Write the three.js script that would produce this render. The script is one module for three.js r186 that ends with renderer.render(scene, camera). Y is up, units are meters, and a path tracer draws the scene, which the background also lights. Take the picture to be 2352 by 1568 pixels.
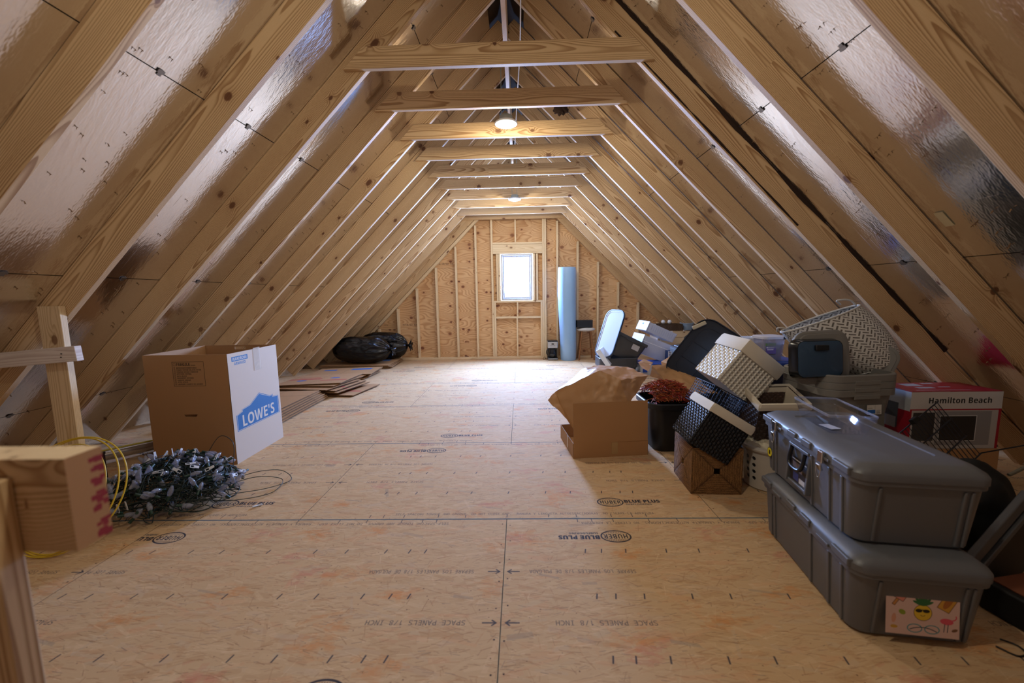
import * as THREE from 'three';
import { RoundedBoxGeometry } from 'three/addons/geometries/RoundedBoxGeometry.js';
import { mergeGeometries, mergeVertices, toCreasedNormals } from 'three/addons/utils/BufferGeometryUtils.js';
import { RectAreaLightUniformsLib } from 'three/addons/lights/RectAreaLightUniformsLib.js';
import { Brush, Evaluator, SUBTRACTION } from 'three-bvh-csg';
import { ImprovedNoise } from 'three/addons/math/ImprovedNoise.js';

// ---------------------------------------------------------------- camera, light, exposure
const scene = new THREE.Scene();
const FPX = 911.2, CAMH = 1.290;                       // focal length in pixels of the 2352 x 1568 frame, eye height in metres
const camera = new THREE.PerspectiveCamera(2 * Math.atan(784 / FPX) * 180 / Math.PI, 2352 / 1568, 0.05, 60);
camera.position.set(0, CAMH, 0);
camera.rotation.order = 'YXZ';
camera.rotation.set(-0.1158, 0.0216, -0.0166);
camera.filmGauge = 36;
camera.focus = 4.2;
camera.userData.fStop = 1.9;
camera.updateMatrixWorld(true);
scene.add(camera);
const renderer = new THREE.WebGLRenderer({ antialias: true });
renderer.toneMapping = THREE.LinearToneMapping;
renderer.toneMappingExposure = 0.86;
renderer.shadowMap.enabled = true;
RectAreaLightUniformsLib.init();
const SKY = new THREE.Color().setRGB(1.9, 2.1, 2.5);
scene.background = SKY;                                  // bright overcast sky, seen only through the gable window
const LAMP_COLOUR = new THREE.Color().setRGB(1.0, 0.89, 0.69), LAMP_POWER = 4.2;
const DAY_COLOUR = new THREE.Color().setRGB(0.35, 0.58, 1.16), DAY_POWER = 430;
{ // daylight of the gable window, as large as its opening, just outside the pane
  const d = new THREE.RectAreaLight(DAY_COLOUR, DAY_POWER, 0.56, 0.84);
  d.name = 'window_daylight'; d.position.set(-0.055, 1.655, -8.175); d.lookAt(-0.055, 1.655, 0); scene.add(d);
}

// ---------------------------------------------------------------- helpers
let seed = 7;
const rnd = () => { seed = (seed * 1664525 + 1013904223) >>> 0; return seed / 4294967296; };
const rr = (a, b) => a + (b - a) * rnd();
const PN = new ImprovedNoise(), noise = (x, y, z = 0) => PN.noise(x, y, z);
const V = (x, y, z) => new THREE.Vector3(x, y, z);
const ray = (px, py) => V((px - 1176) / FPX, -(py - 784) / FPX, -1).applyQuaternion(camera.quaternion);
const at = (px, py, z) => { const d = ray(px, py); return d.multiplyScalar(z / d.z).add(camera.position); };            // the point of a pixel's ray at a known depth plane
const up = (px, py, y) => { const d = ray(px, py); return d.multiplyScalar((y - CAMH) / d.y).add(camera.position); };   // the point of a pixel's ray at a known height
const taken = {};
const numbered = (n) => { const k = taken[n] = (taken[n] ?? -1) + 1; return k ? n + '_' + String(k).padStart(3, '0') : n; };
const sh = (m) => { m.castShadow = m.receiveShadow = true; return m; };
function thing(name, label, category, p = [0, 0, 0], turn = 0, group) {
  const o = new THREE.Group(); o.name = numbered(name); o.position.set(...p); o.rotation.set(0, turn, 0);
  o.userData = { label, category }; if (group) o.userData.group = group; scene.add(o); return o;
}
function structure(name, label) { const o = new THREE.Group(); o.name = name; o.userData = { kind: 'structure', label, category: name.split('_')[0] }; scene.add(o); return o; }
function part(parent, name, geo, mat, p, r, label) {
  const m = sh(new THREE.Mesh(geo, mat)); m.name = name;
  if (p) m.position.set(...(p.isVector3 ? p.toArray() : p)); if (r) m.rotation.set(...r);
  if (label) m.userData.label = label; parent.add(m); return m;
}
const solo = (name, geo, mat, label, category, p, r, group) => { const m = part(scene, numbered(name), geo, mat, p, r, label); m.userData.category = category; if (group) m.userData.group = group; return m; };
const mat = (hex, rough = 0.6, more = {}) => new THREE.MeshPhysicalMaterial({ color: new THREE.Color(hex), roughness: rough, ...more });
const box = (w, h, d, b = 0.003, s = 2) => new RoundedBoxGeometry(w, h, d, s, Math.min(b, w / 2.01, h / 2.01, d / 2.01));
const tr = (g, x, y, z) => g.translate(x, y, z);
const merge = (list) => mergeGeometries(list.map((g) => { g = g.index ? g.toNonIndexed() : g; for (const k of Object.keys(g.attributes)) if (!['position', 'normal', 'uv'].includes(k)) g.deleteAttribute(k); return g; }));
function tube(pts, r, seg = 40, rad = 6, closed = false) { return new THREE.TubeGeometry(new THREE.CatmullRomCurve3(pts, closed, 'centripetal'), seg, r, rad, closed); }
function bar(a, b, r, rad = 6) { // straight round bar between two points
  const g = new THREE.CylinderGeometry(r, r, a.distanceTo(b), rad); g.translate(0, a.distanceTo(b) / 2, 0);
  g.applyQuaternion(new THREE.Quaternion().setFromUnitVectors(V(0, 1, 0), b.clone().sub(a).normalize())); return g.translate(a.x, a.y, a.z);
}
function ring(w, d, r, y, n = 6, dx = 0, dz = 0) { // rounded rectangle as a closed loop of points at height y
  const o = []; r = Math.min(r, w / 2 - 1e-4, d / 2 - 1e-4);
  for (const [sx, sz, a0] of [[1, 1, 0], [-1, 1, 1], [-1, -1, 2], [1, -1, 3]])
    for (let i = 0; i <= n; i++) { const a = (a0 + i / n) * Math.PI / 2; o.push(V(sx * (w / 2 - r) + Math.cos(a) * r + dx, y, sz * (d / 2 - r) + Math.sin(a) * r + dz)); }
  return o;
}
function loft(rings, { capA = false, capB = false, open = false } = {}) { // skin over loops of equal length
  const n = rings[0].length, P = [], UV = [], I = [];
  rings.forEach((R, k) => R.forEach((p, i) => { P.push(p.x, p.y, p.z); UV.push(i / n, k / Math.max(1, rings.length - 1)); }));
  const m = open ? n - 1 : n;
  for (let k = 0; k + 1 < rings.length; k++) for (let i = 0; i < m; i++) { const a = k * n + i, b = k * n + (i + 1) % n, c = a + n, d = b + n; I.push(a, c, b, b, c, d); }
  const cap = (k, flip) => { const c = P.length / 3, s = rings[k].reduce((t, p) => t.add(p), V(0, 0, 0)).divideScalar(n); P.push(s.x, s.y, s.z); UV.push(.5, .5); for (let i = 0; i < n; i++) { const a = k * n + i, b = k * n + (i + 1) % n; flip ? I.push(c, b, a) : I.push(c, a, b); } };
  if (capA) cap(0, false); if (capB) cap(rings.length - 1, true);
  const g = new THREE.BufferGeometry(); g.setAttribute('position', new THREE.Float32BufferAttribute(P, 3)); g.setAttribute('uv', new THREE.Float32BufferAttribute(UV, 2)); g.setIndex(I);
  return toCreasedNormals(g, 0.6);
}
function grid(nu, nv, f) { // surface from f(u, v) -> Vector3
  const P = [], UV = [], I = [];
  for (let j = 0; j <= nv; j++) for (let i = 0; i <= nu; i++) { const p = f(i / nu, j / nv); P.push(p.x, p.y, p.z); UV.push(i / nu, j / nv); }
  for (let j = 0; j < nv; j++) for (let i = 0; i < nu; i++) { const a = j * (nu + 1) + i, b = a + 1, c = a + nu + 1, d = c + 1; I.push(a, b, c, b, d, c); }
  const g = new THREE.BufferGeometry(); g.setAttribute('position', new THREE.Float32BufferAttribute(P, 3)); g.setAttribute('uv', new THREE.Float32BufferAttribute(UV, 2)); g.setIndex(I); g.computeVertexNormals(); return g;
}
function drilled(g, cutters) { // g minus the cutters, so that the openings are real
  const ev = new Evaluator(); ev.attributes = ['position', 'normal', 'uv']; ev.useGroups = false;
  const b = new Brush(g), c = new Brush(merge(cutters)); b.updateMatrixWorld(); c.updateMatrixWorld(); return ev.evaluate(b, c, SUBTRACTION).geometry;
}
function canvasTex(w, h, draw, srgb = true) {
  const c = document.createElement('canvas'); c.width = w; c.height = h; draw(c.getContext('2d'), w, h);
  const t = new THREE.CanvasTexture(c); if (srgb) t.colorSpace = THREE.SRGBColorSpace; t.wrapS = t.wrapT = THREE.RepeatWrapping; t.anisotropy = 8; return t;
}
function dataTex(w, h, f, srgb = true) { // f(u, v) -> [r, g, b] in 0..255
  const a = new Uint8Array(w * h * 4);
  for (let j = 0, k = 0; j < h; j++) for (let i = 0; i < w; i++, k += 4) { const c = f(i / w, j / h, i, j); a[k] = c[0]; a[k + 1] = c[1]; a[k + 2] = c[2]; a[k + 3] = 255; }
  const t = new THREE.DataTexture(a, w, h); t.magFilter = THREE.LinearFilter; t.minFilter = THREE.LinearMipmapLinearFilter; t.generateMipmaps = true; t.wrapS = t.wrapT = THREE.RepeatWrapping;
  if (srgb) t.colorSpace = THREE.SRGBColorSpace; t.needsUpdate = true; return t;
}
const mix3 = (a, b, t) => [a[0] + (b[0] - a[0]) * t, a[1] + (b[1] - a[1]) * t, a[2] + (b[2] - a[2]) * t];
const clamp = (x, a = 0, b = 1) => Math.min(b, Math.max(a, x));
const smooth = (a, b, x) => { const t = clamp((x - a) / (b - a)); return t * t * (3 - 2 * t); };

// ---------------------------------------------------------------- procedural surfaces
// sawn pine: rings of a slightly tilted trunk cut along its length, with knots; LW x HW metres
function pine(s, LW, HW, w, h, light, dark, knots) {
  seed = s * 7919 + 13; const v0 = rr(-.4, 1.4) * HW, tilt = rr(-.012, .012), b0 = rr(.03, .09), o = rr(0, 90);
  const K = Array.from({ length: knots }, () => ({ u: rr(.05, LW - .05), v: rr(.1, .9) * HW, r: rr(.008, .02), e: rr(1, 1.9), d: rr(.5, 1) }));
  return dataTex(w, h, (fu, fv) => {
    const u = fu * LW, v = fv * HW;
    let wv = noise(u * .9, v * 3, o) * .03 + noise(u * 3.1, v * 12, o + 5) * .004, kn = 0, halo = 0;
    for (const k of K) { const du = (u - k.u) / k.e, dv = v - k.v, d = Math.hypot(du, dv) / k.r; if (d < 8) { wv += Math.exp(-d * d * .22) * k.r * 1.3 * Math.sign(dv || 1); halo = Math.max(halo, Math.exp(-d * .75) * k.d); if (d < 1.25) kn = Math.max(kn, smooth(1.25, .85, d + noise(u * 300, v * 300, 3) * .2) * k.d); } }
    const rho = Math.hypot(v - v0 - tilt * u + wv, b0 + noise(u * .45, 0, o + 9) * .05 + wv * .6);
    const ph = rho * 150 + noise(u * 2, v * 40, o + 2) * .35, fr = ph - Math.floor(ph);
    const late = smooth(.35, .93, fr) * (1 - smooth(.93, 1, fr));
    let c = mix3(light, dark, late * (.72 + .3 * noise(u * 1.2, v * 9, o + 20)) + .08 * noise(u * 30, v * 900, o) + .12 * noise(u * 1.1, v * 5, o + 31));
    c = mix3(c, [dark[0] * .72, dark[1] * .6, dark[2] * .5], halo * .5);
    if (kn) c = mix3(c, [92, 52, 26], kn * .92);
    return c;
  });
}
const PINE = [1, 2, 3, 4, 5].map((s) => pine(s, 5.2, .2, 2048, 160, [218, 186, 142], [152, 110, 68], 6));
const lumberMats = PINE.map((map) => new THREE.MeshPhysicalMaterial({ map, roughness: .62 }));
const lumberPale = [6, 7, 8].map((s) => new THREE.MeshPhysicalMaterial({ map: pine(s, 5.2, .2, 2048, 128, [230, 206, 168], [196, 164, 120], 4), roughness: .65 }));
// lumber: a board along x, height hh (y), thickness th (z); texture in metres along the board
function lumber(len, hh, th, o = rnd() * 5, b = .003) {
  const g = box(len, hh, th, b, 1), P = g.attributes.position, N = g.attributes.normal, U = g.attributes.uv, f = rnd();
  for (let i = 0; i < P.count; i++) {
    const nx = Math.abs(N.getX(i)), ny = Math.abs(N.getY(i)), nz = Math.abs(N.getZ(i));
    if (nx > ny && nx > nz) U.setXY(i, (P.getZ(i) + o) / 5.2, P.getY(i) / .2 + f);
    else U.setXY(i, (P.getX(i) + o) / 5.2, (nz >= ny ? P.getY(i) : P.getZ(i) + .1) / .2 + f);
  }
  return g;
}
// plywood: broad wavy rotary-cut figure running along u, round knots
function plywood(s, w, h) {
  seed = s * 331 + 5; const o = rr(0, 60), K = Array.from({ length: 9 }, () => ({ u: rr(0, 2.44), v: rr(.05, 1.17), r: rr(.012, .036), d: rr(.5, 1) }));
  for (let k = 0; k < 3; k++) { const u = rr(.2, 2.2); for (let j = 0; j < 4; j++) K.push({ u: u + rr(-.03, .03), v: .15 + j * .27 + rr(-.04, .04), r: rr(.012, .024), d: 1 }); }
  return dataTex(w, h, (fu, fv) => {
    const u = fu * 2.44, v = fv * 1.22; let wv = 0, kn = 0, halo = 0;
    for (const k of K) { const d = Math.hypot((u - k.u) * .8, v - k.v) / k.r; if (d < 7) { wv += Math.exp(-d * d * .12) * .05; halo = Math.max(halo, Math.exp(-d * .8)); if (d < 1.2) kn = Math.max(kn, smooth(1.2, .7, d) * k.d); } }
    const f = noise(u * .8, v * 2.6, o) * .5 + noise(u * 2, v * 7, o + 3) * .16 + wv, ph = f * 22, fr = ph - Math.floor(ph);
    let c = mix3([214, 174, 128], [176, 128, 82], .75 * smooth(.3, .95, fr) * (1 - smooth(.95, 1, fr)) + .35 * noise(u * 2, v * 1.5, o + 8) + .1 * noise(u * 40, v * 260, o));
    c = mix3(c, [150, 92, 50], halo * .55); if (kn) c = mix3(c, [104, 56, 32], kn * .9);
    return c;
  });
}
const plyMats = [1, 2, 3].map((s) => new THREE.MeshPhysicalMaterial({ map: plywood(s, 1024, 512), roughness: .7 }));
// oriented-strand subfloor sheet with its printing; 2.438 x 1.2065 m
const FW = 2.438, FD = 1.2065;
function logo(c, x, y, s, k) { // oval mark and two lines of lettering, s = pixels per metre
  c.save(); c.translate(x, y); if (k < 0) c.rotate(Math.PI);
  c.strokeStyle = c.fillStyle = 'rgba(50,46,52,.94)'; c.lineWidth = .008 * s;
  c.beginPath(); c.ellipse(-.125 * s, 0, .078 * s, .05 * s, 0, 0, 7); c.stroke();
  c.save(); c.beginPath(); c.ellipse(-.125 * s, 0, .071 * s, .043 * s, 0, 0, 7); c.clip();
  c.lineWidth = .0035 * s; for (let i = -8; i < 9; i++) { c.beginPath(); c.moveTo((-.125 + i * .009 + .006) * s, -.05 * s); c.lineTo((-.125 + i * .009 - .006) * s, .05 * s); c.globalAlpha = .55; c.stroke(); c.globalAlpha = 1; }
  c.font = `bold ${.056 * s}px sans-serif`; c.textAlign = 'center'; c.textBaseline = 'middle'; c.lineWidth = .012 * s; c.strokeStyle = 'rgba(205,172,130,1)'; c.save(); c.scale(.72, 1); c.strokeText('HUBER', -.1736 * s, 0); c.fillText('HUBER', -.1736 * s, 0); c.restore(); c.restore();
  c.textAlign = 'left'; c.textBaseline = 'alphabetic'; c.font = `bold ${.044 * s}px sans-serif`; c.fillText('BLUE PLUS', -.04 * s, .008 * s, .245 * s); c.lineWidth = .003 * s; c.strokeText('BLUE PLUS', -.04 * s, .008 * s, .245 * s);
  c.font = `bold ${.023 * s}px sans-serif`; c.fillText('SUBFLOORING', -.036 * s, .036 * s, .17 * s); c.restore();
}
function osb(s, w, h) {
  seed = s * 4001 + 77; const S = w / FW;
  return canvasTex(w, h, (c) => {
    c.fillStyle = 'rgb(201,167,126)'; c.fillRect(0, 0, w, h);
    const flake = (col, a, l, b) => { c.save(); c.translate(rr(-.03, 1.03) * w, rr(-.03, 1.03) * h); c.rotate((rnd() < .12 ? rr(-1.5, 1.5) : rr(-.38, .38))); c.globalAlpha = a; c.fillStyle = col; const L = l * S, B = b * S; c.beginPath(); c.moveTo(-L / 2, -B / 2 * rr(.3, 1)); c.lineTo(L / 2 * rr(.8, 1), -B / 2); c.lineTo(L / 2, B / 2 * rr(.3, 1)); c.lineTo(-L / 2 * rr(.8, 1), B / 2); c.fill(); c.restore(); };
    for (let i = 0; i < 900; i++) flake(['rgb(214,182,142)', 'rgb(188,150,108)', 'rgb(206,160,118)', 'rgb(196,168,136)'][i % 4], rr(.25, .55), rr(.06, .18), rr(.012, .034));
    for (let i = 0; i < 26; i++) { const X = rnd() * w, Y = rnd() * h; c.globalAlpha = 1; for (let j = 0; j < 26; j++) { c.save(); c.translate(X + rr(-1, 1) * rr(.02, .13) * S, Y + rr(-1, 1) * rr(.01, .07) * S); c.rotate(rr(-.5, .5)); c.globalAlpha = rr(.07, .2); c.fillStyle = i % 3 ? 'rgb(206,128,68)' : 'rgb(196,120,96)'; c.fillRect(0, 0, rr(.02, .08) * S, rr(.006, .03) * S); c.restore(); } }
    for (let i = 0; i < 7000; i++) flake(['rgb(226,198,160)', 'rgb(168,126,84)', 'rgb(152,112,74)', 'rgb(218,186,146)', 'rgb(186,136,92)'][i % 5], rr(.18, .5), rr(.012, .075), rr(.001, .005));
    for (let i = 0; i < 2600; i++) flake(['rgb(112,78,50)', 'rgb(132,96,66)', 'rgb(98,86,78)'][i % 3], rr(.3, .7), rr(.008, .045), rr(.0008, .002));
    for (let i = 0; i < 14; i++) flake('rgb(120,116,110)', rr(.16, .3), rr(.06, .16), rr(.012, .03));
    for (let i = 0; i < 260; i++) { c.globalAlpha = rr(.4, .9); c.fillStyle = 'rgb(88,58,38)'; c.beginPath(); c.arc(rnd() * w, rnd() * h, rr(.0008, .0028) * S, 0, 7); c.fill(); }
    c.globalAlpha = 1;
    // printing: marks, edge notices, two emblems
    logo(c, .465 * S, .172 * S, S, -1); logo(c, w - .455 * S, h - .185 * S, S, 1);
    c.strokeStyle = 'rgba(60,56,60,.85)'; c.lineWidth = .006 * S;
    for (const z of [.295, .603, .905]) for (const m of [16, 19.2, 24, 32, 38.4, 48, 57.6, 64, 72, 76.8, 80]) { const X = m * .0254 * S; c.beginPath(); c.moveTo(X - .003 * S, (z + .016) * S); c.lineTo(X + .004 * S, (z - .016) * S); c.stroke(); }
    for (const m of [16, 19.2, 24, 32, 38.4, 48, 57.6, 64, 72, 76.8, 80]) for (const z of [.02, FD - .02]) { const X = m * .0254 * S; c.lineWidth = .004 * S; c.beginPath(); c.moveTo(X, (z - .016) * S); c.lineTo(X, (z + .016) * S); c.stroke(); }
    const say = (t, x, z, size, flip, max) => { c.save(); c.translate(x * S, z * S); if (flip) c.rotate(Math.PI); c.font = `${size * S}px monospace`; c.fillStyle = 'rgba(70,64,66,.78)'; c.textBaseline = 'middle'; c.fillText(t, 0, 0, max * S); c.restore(); };
    const notice = 'SELF-SPACING TONGUE AND GROOVE. DO NOT CLOSE GAP.  RANURA Y LENGUETA AUTOESPACIADORAS. NO CIERRE LA ABERTURA.';
    say(notice, .55, FD - .042, .03, false, 1.55); say(notice, FW - .33, .045, .03, true, 1.7);
    for (const x of [.62, FW - .14]) { say('SPACE PANELS 1/8 INCH', x, .744, .032, true, .46); say('SEPARE LOS PANELES 1/8 DE PULGADA', x, .446, .032, true, .5); }
    c.lineWidth = .006 * S; for (const z of [.446, .744]) for (const [x, k] of [[.045, -1], [FW - .045, 1]]) { c.beginPath(); c.moveTo((x - k * .03) * S, z * S); c.lineTo((x + k * .025) * S, z * S); c.moveTo((x + k * .008) * S, (z - .014) * S); c.lineTo((x + k * .026) * S, z * S); c.lineTo((x + k * .008) * S, (z + .014) * S); c.stroke(); }
    // screws along the ends, blue edge seal
    c.fillStyle = 'rgba(52,34,24,.9)'; for (const x of [.02, FW - .02]) for (let k = 0; k < 8; k++) { c.beginPath(); c.arc((x + rr(-.006, .006)) * S, (.07 + k * .15 + rr(-.03, .03)) * S, .0036 * S, 0, 7); c.fill(); }
    c.fillStyle = 'rgb(36,98,128)'; const e = .0042 * S; c.fillRect(0, 0, w, e); c.fillRect(0, h - e, w, e); c.fillRect(0, 0, e * .35, h); c.fillRect(w - e * .35, 0, e * .35, h);
  });
}
const osbMats = [1, 2, 3].map((s) => new THREE.MeshPhysicalMaterial({ map: osb(s, 2048, 1024), roughness: .82, specularIntensity: .5 }));
const osbEdge = mat('#8a6a45', .8);
// foil-faced sheathing: bright metal skin over a fibrous board
const foilBump = dataTex(1024, 1024, (u, v) => { const n = noise(u * 18, v * 60, 1) * .45 + noise(u * 70, v * 190, 4) * .3 + noise(u * 6, v * 9, 9) * .6; const g = clamp(.5 + .5 * n) * 255; return [g, g, g]; }, false);
const foilMats = [[.84, .83, .85], [.8, .79, .81]].map((c) => new THREE.MeshPhysicalMaterial({ color: new THREE.Color().setRGB(...c), metalness: 1, roughness: .17, bumpMap: foilBump, bumpScale: .0016 }));

// ---------------------------------------------------------------- the attic itself
const RX = -0.095, CL = 3.82, CR = 3.63, SL = 4.045, SR = 3.865;      // ridge line; rafter undersides y = x + CL and y = -x + CR; sheathing y = x + SL and y = -x + SR
const ZB = -8.05, ZF = 2.4, BAY = 0.6096, T0 = -2.809, Q = Math.SQRT1_2;
const pick = (a) => a[Math.floor(rnd() * a.length)];
seed = 11;
{ // floor: one mesh for each sheet, 3 mm joints over a dark deck
  const f = structure('floor', 'wood strand subfloor sheets printed with blue black emblems and marks');
  part(f, 'floor_deck', box(8.6, .12, ZF - ZB + .3, .002), mat('#2a2019', .9), [0, -.083, (ZF + ZB) / 2]);
  const Z1 = -2.170, G = .003;
  for (let k = -3; k <= 5; k++) {          // k = 0 starts the row whose far edge is the wide blue joint
    const z0 = Z1 - k * FD, zf = Math.max(z0 - FD, ZB - .08), odd = ((k % 2) + 2) % 2 === 1;      // near edge z0, far edge zf
    for (let j = -2; j <= 2; j++) {
      let a = (odd ? -.094 : -1.313) + j * FD * 2.0207, b = a + FW, o = a;
      if (k === -1 && j === -1) a = -2.105;
      if (k === -1 && j === -2) { b = -2.105; a = o = b - FW; }
      a = Math.max(a, -4.1); b = Math.min(b, 4.0); if (b - a < .05) continue;
      const near = Math.min(z0, ZF), w = b - a - G, d = near - zf - G; if (d < .03) continue;
      const g = new THREE.BoxGeometry(w, .018, d), U = g.attributes.uv, P = g.attributes.position, x = (a + b) / 2, z = (near + zf) / 2;
      for (let i = 8; i < 12; i++) U.setXY(i, clamp((P.getX(i) + x - o) / FW, .0005, .9995), clamp(1 - (P.getZ(i) + z - (z0 - FD)) / FD, .0005, .9995));
      part(f, 'floor_panel', g, [osbEdge, osbEdge, osbMats[(k * 2 + j * 3 + 60) % 3], osbEdge, osbEdge, osbEdge], [x, -.009, z]);
    }
  }
}
const ceiling = structure('ceiling', 'sloped pine rafters and collar ties under silver foil roof sheathing');
{ // sheathing sheets, foil side in
  const deck = mat('#3a2c20', .9), zJoint = [2.4, .792, -1.647, -4.085, -6.524, -8.2], zJoint2 = [2.4, 2.01, -.428, -2.866, -5.304, -8.2];
  const edgesL = [-.25, .742, 2.04, 3.34, 4.64, 5.37], edgesR = [-.25, .758, 2.058, 3.373, 4.67, 5.37];
  for (const s of [-1, 1]) {
    const E = s < 0 ? edgesL : edgesR, X0 = s < 0 ? -SL : SR;
    part(ceiling, 'roof_deck', box(5.95, .05, 10.9, .002), deck, [X0 - s * (2.7 * Q) + s * .045 * Q, 2.7 * Q + .045 * Q, -2.9], [0, 0, -s * Math.PI / 4]);
    for (let r = 0; r + 1 < E.length; r++) {
      const J = r % 2 ? zJoint : zJoint2;
      for (let j = 0; j + 1 < J.length; j++) {
        const L = E[r + 1] - E[r] - .005, D = J[j] - J[j + 1] - .004, m = (E[r] + E[r + 1]) / 2, g = new THREE.BoxGeometry(L, .011, D), U = g.attributes.uv, P = g.attributes.position, ou = rnd() * 7, ov = rnd() * 7;
        for (let i = 0; i < P.count; i++) U.setXY(i, (P.getX(i) + ou) / 1.5, (P.getZ(i) + ov) / 1.5);
        part(ceiling, 'foil_panel', g, foilMats[(r + j) % 2], [X0 - s * m * Q + s * .0056 * Q, m * Q + .0056 * Q, (J[j] + J[j + 1]) / 2], [0, 0, -s * Math.PI / 4]);
      }
      if (r > 0) for (let k = -3; k < 8; k++) { // metal clip on each joint, mid bay
        const z = T0 - .057 - k * BAY - .305 - .02, c = merge([tr(box(.034, .002, .02, .0005, 1), 0, 0, 0), tr(box(.018, .0035, .034, .0008, 1), .006, -.001, 0)]);
        part(ceiling, 'panel_clip', c, clipMat(), [X0 - s * E[r] * Q - s * .004 * Q, E[r] * Q - .004 * Q, z], [0, 0, -s * Math.PI / 4]);
      }
    }
  }
}
function clipMat() { return clipMat.m ??= mat('#8d8d92', .35, { metalness: 1 }); }
seed = 23;
for (let k = -8; k <= 8; k++) { // rafters and collar ties, 0.61 m apart
  const z = T0 - .057 - k * BAY;
  for (const s of [-1, 1]) {
    const cm = s < 0 ? (CL + SL) / 2 : (CR + SR) / 2, hh = .158, x0 = s * (cm - .05), x1 = RX + s * .02, L = Math.abs(x1 - x0) / Q;
    part(ceiling, 'rafter', lumber(L, hh, .038), pick(lumberMats), [(x0 + x1) / 2, cm - Math.abs(x0 + x1) / 2, z], [0, 0, -s * Math.PI / 4]);
  }
  if (k < 0) continue;
  const xs = [[-1.155, 2.806], [.908, 2.816], [.768, 2.956], [-1.015, 2.946]], sh2 = new THREE.Shape(xs.map(([x, y]) => new THREE.Vector2(x, y)));
  const g = new THREE.ExtrudeGeometry(sh2, { depth: .032, bevelEnabled: true, bevelThickness: .003, bevelSize: .003, bevelOffset: -.003, bevelSegments: 1 }), P = g.attributes.position, N = g.attributes.normal, U = g.attributes.uv, ou = rnd() * 5, ov = rnd();
  for (let i = 0; i < P.count; i++) U.setXY(i, (P.getX(i) + ou) / 5.2, (Math.abs(N.getZ(i)) > .6 ? P.getY(i) : P.getZ(i)) / .2 + ov);
  part(ceiling, 'collar_tie', g, pick(lumberMats), [rr(-.012, .012), rr(-.006, .006), z + .022]);
}
part(ceiling, 'ridge_board', lumber(1, 1, 1).scale(ZF - ZB, .42, .036).rotateY(Math.PI / 2), lumberMats[1], [RX, 3.645, (ZF + ZB) / 2]);
{ // nail points coming through the sheathing, in rows between the rafters
  const nails = []; seed = 31;
  for (const s of [-1, 1]) { const X0 = s < 0 ? -SL : SR; for (let k = -2; k < 8; k++) for (let i = 0; i < 70; i++) { const m = rr(.3, 5), z = T0 - .076 - k * BAY - rr(.03, .54), h = rr(.008, .02), c = new THREE.Matrix4().makeRotationZ(Math.PI + s * Math.PI / 4 + rr(-.5, .5)); c.scale(V(1, h / .02, 1)); c.setPosition(X0 - s * m * Q - s * .008 * Q, m * Q - .008 * Q, z); nails.push(c); } }
  const im = new THREE.InstancedMesh(merge([new THREE.ConeGeometry(.0022, .022, 5), tr(new THREE.BoxGeometry(.016, .0014, .006), .005, -.008, 0)]), mat('#7a5a38', .6), nails.length); nails.forEach((m, i) => im.setMatrixAt(i, m));
  im.name = 'roofing_nails'; im.userData = { kind: 'stuff', label: 'nail points poking through the foil' }; sh(im); ceiling.add(im);
}
{ // bark left along the edges of one rafter, and a clump of it under a tie
  const bark = mat('#2c1a10', .9), strip = (s0, s1, off, amp, ph) => grid(160, 4, (u, v) => { const s = s0 + (s1 - s0) * u, w = amp * (.25 + Math.max(0, noise(s * 3.1, ph, 2) + .45) + .25 * noise(s * 17, ph, 7)), p = off + (v - .5) * w, e = Math.max(0, 1 - Math.abs(v - .5) * 2) * .002; return V(SR - s * Q - (.158 - p) * Q, s * Q - (.158 - p) * Q, T0 - .0385 + e); });
  part(ceiling, 'bark_strip', strip(1.2, 4.9, .152, .028, 3), bark, [0, 0, .0015]); part(ceiling, 'bark_strip', strip(2.6, 4.4, .012, .02, 8), bark, [0, 0, .0015]);
  part(ceiling, 'bark_clump', grid(24, 16, (u, v) => { const a = u * Math.PI * 2, f = v * Math.PI, r = .05 * (1 + .7 * noise(Math.cos(a) * 3 * Math.sin(f), Math.sin(a) * 3 * Math.sin(f), Math.cos(f) * 3)); return V(Math.cos(a) * Math.sin(f) * r * 1.3, Math.cos(f) * r, Math.sin(a) * Math.sin(f) * r * .6); }), bark, at(1288, 250, -3.97).toArray());
}
{ // electrical cable clipped along the ridge
  part(ceiling, 'ridge_cable', tube([V(.02, 3.46, -1.9), V(.035, 3.44, -2.9), V(.03, 3.45, -3.8), V(.0, 3.42, -4.6), V(-.05, 3.45, -6.3)], .006, 60), mat('#d8cdbb', .5));
  const p = at(2168, 503, -2.174); part(ceiling, 'paper_label', new THREE.PlaneGeometry(.045, .1), mat('#d9cfae', .8), [2.213, 1.646, -2.17], [-.0, -1.2, 0]).lookAt(1.2, .6, -2.17);
}
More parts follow.
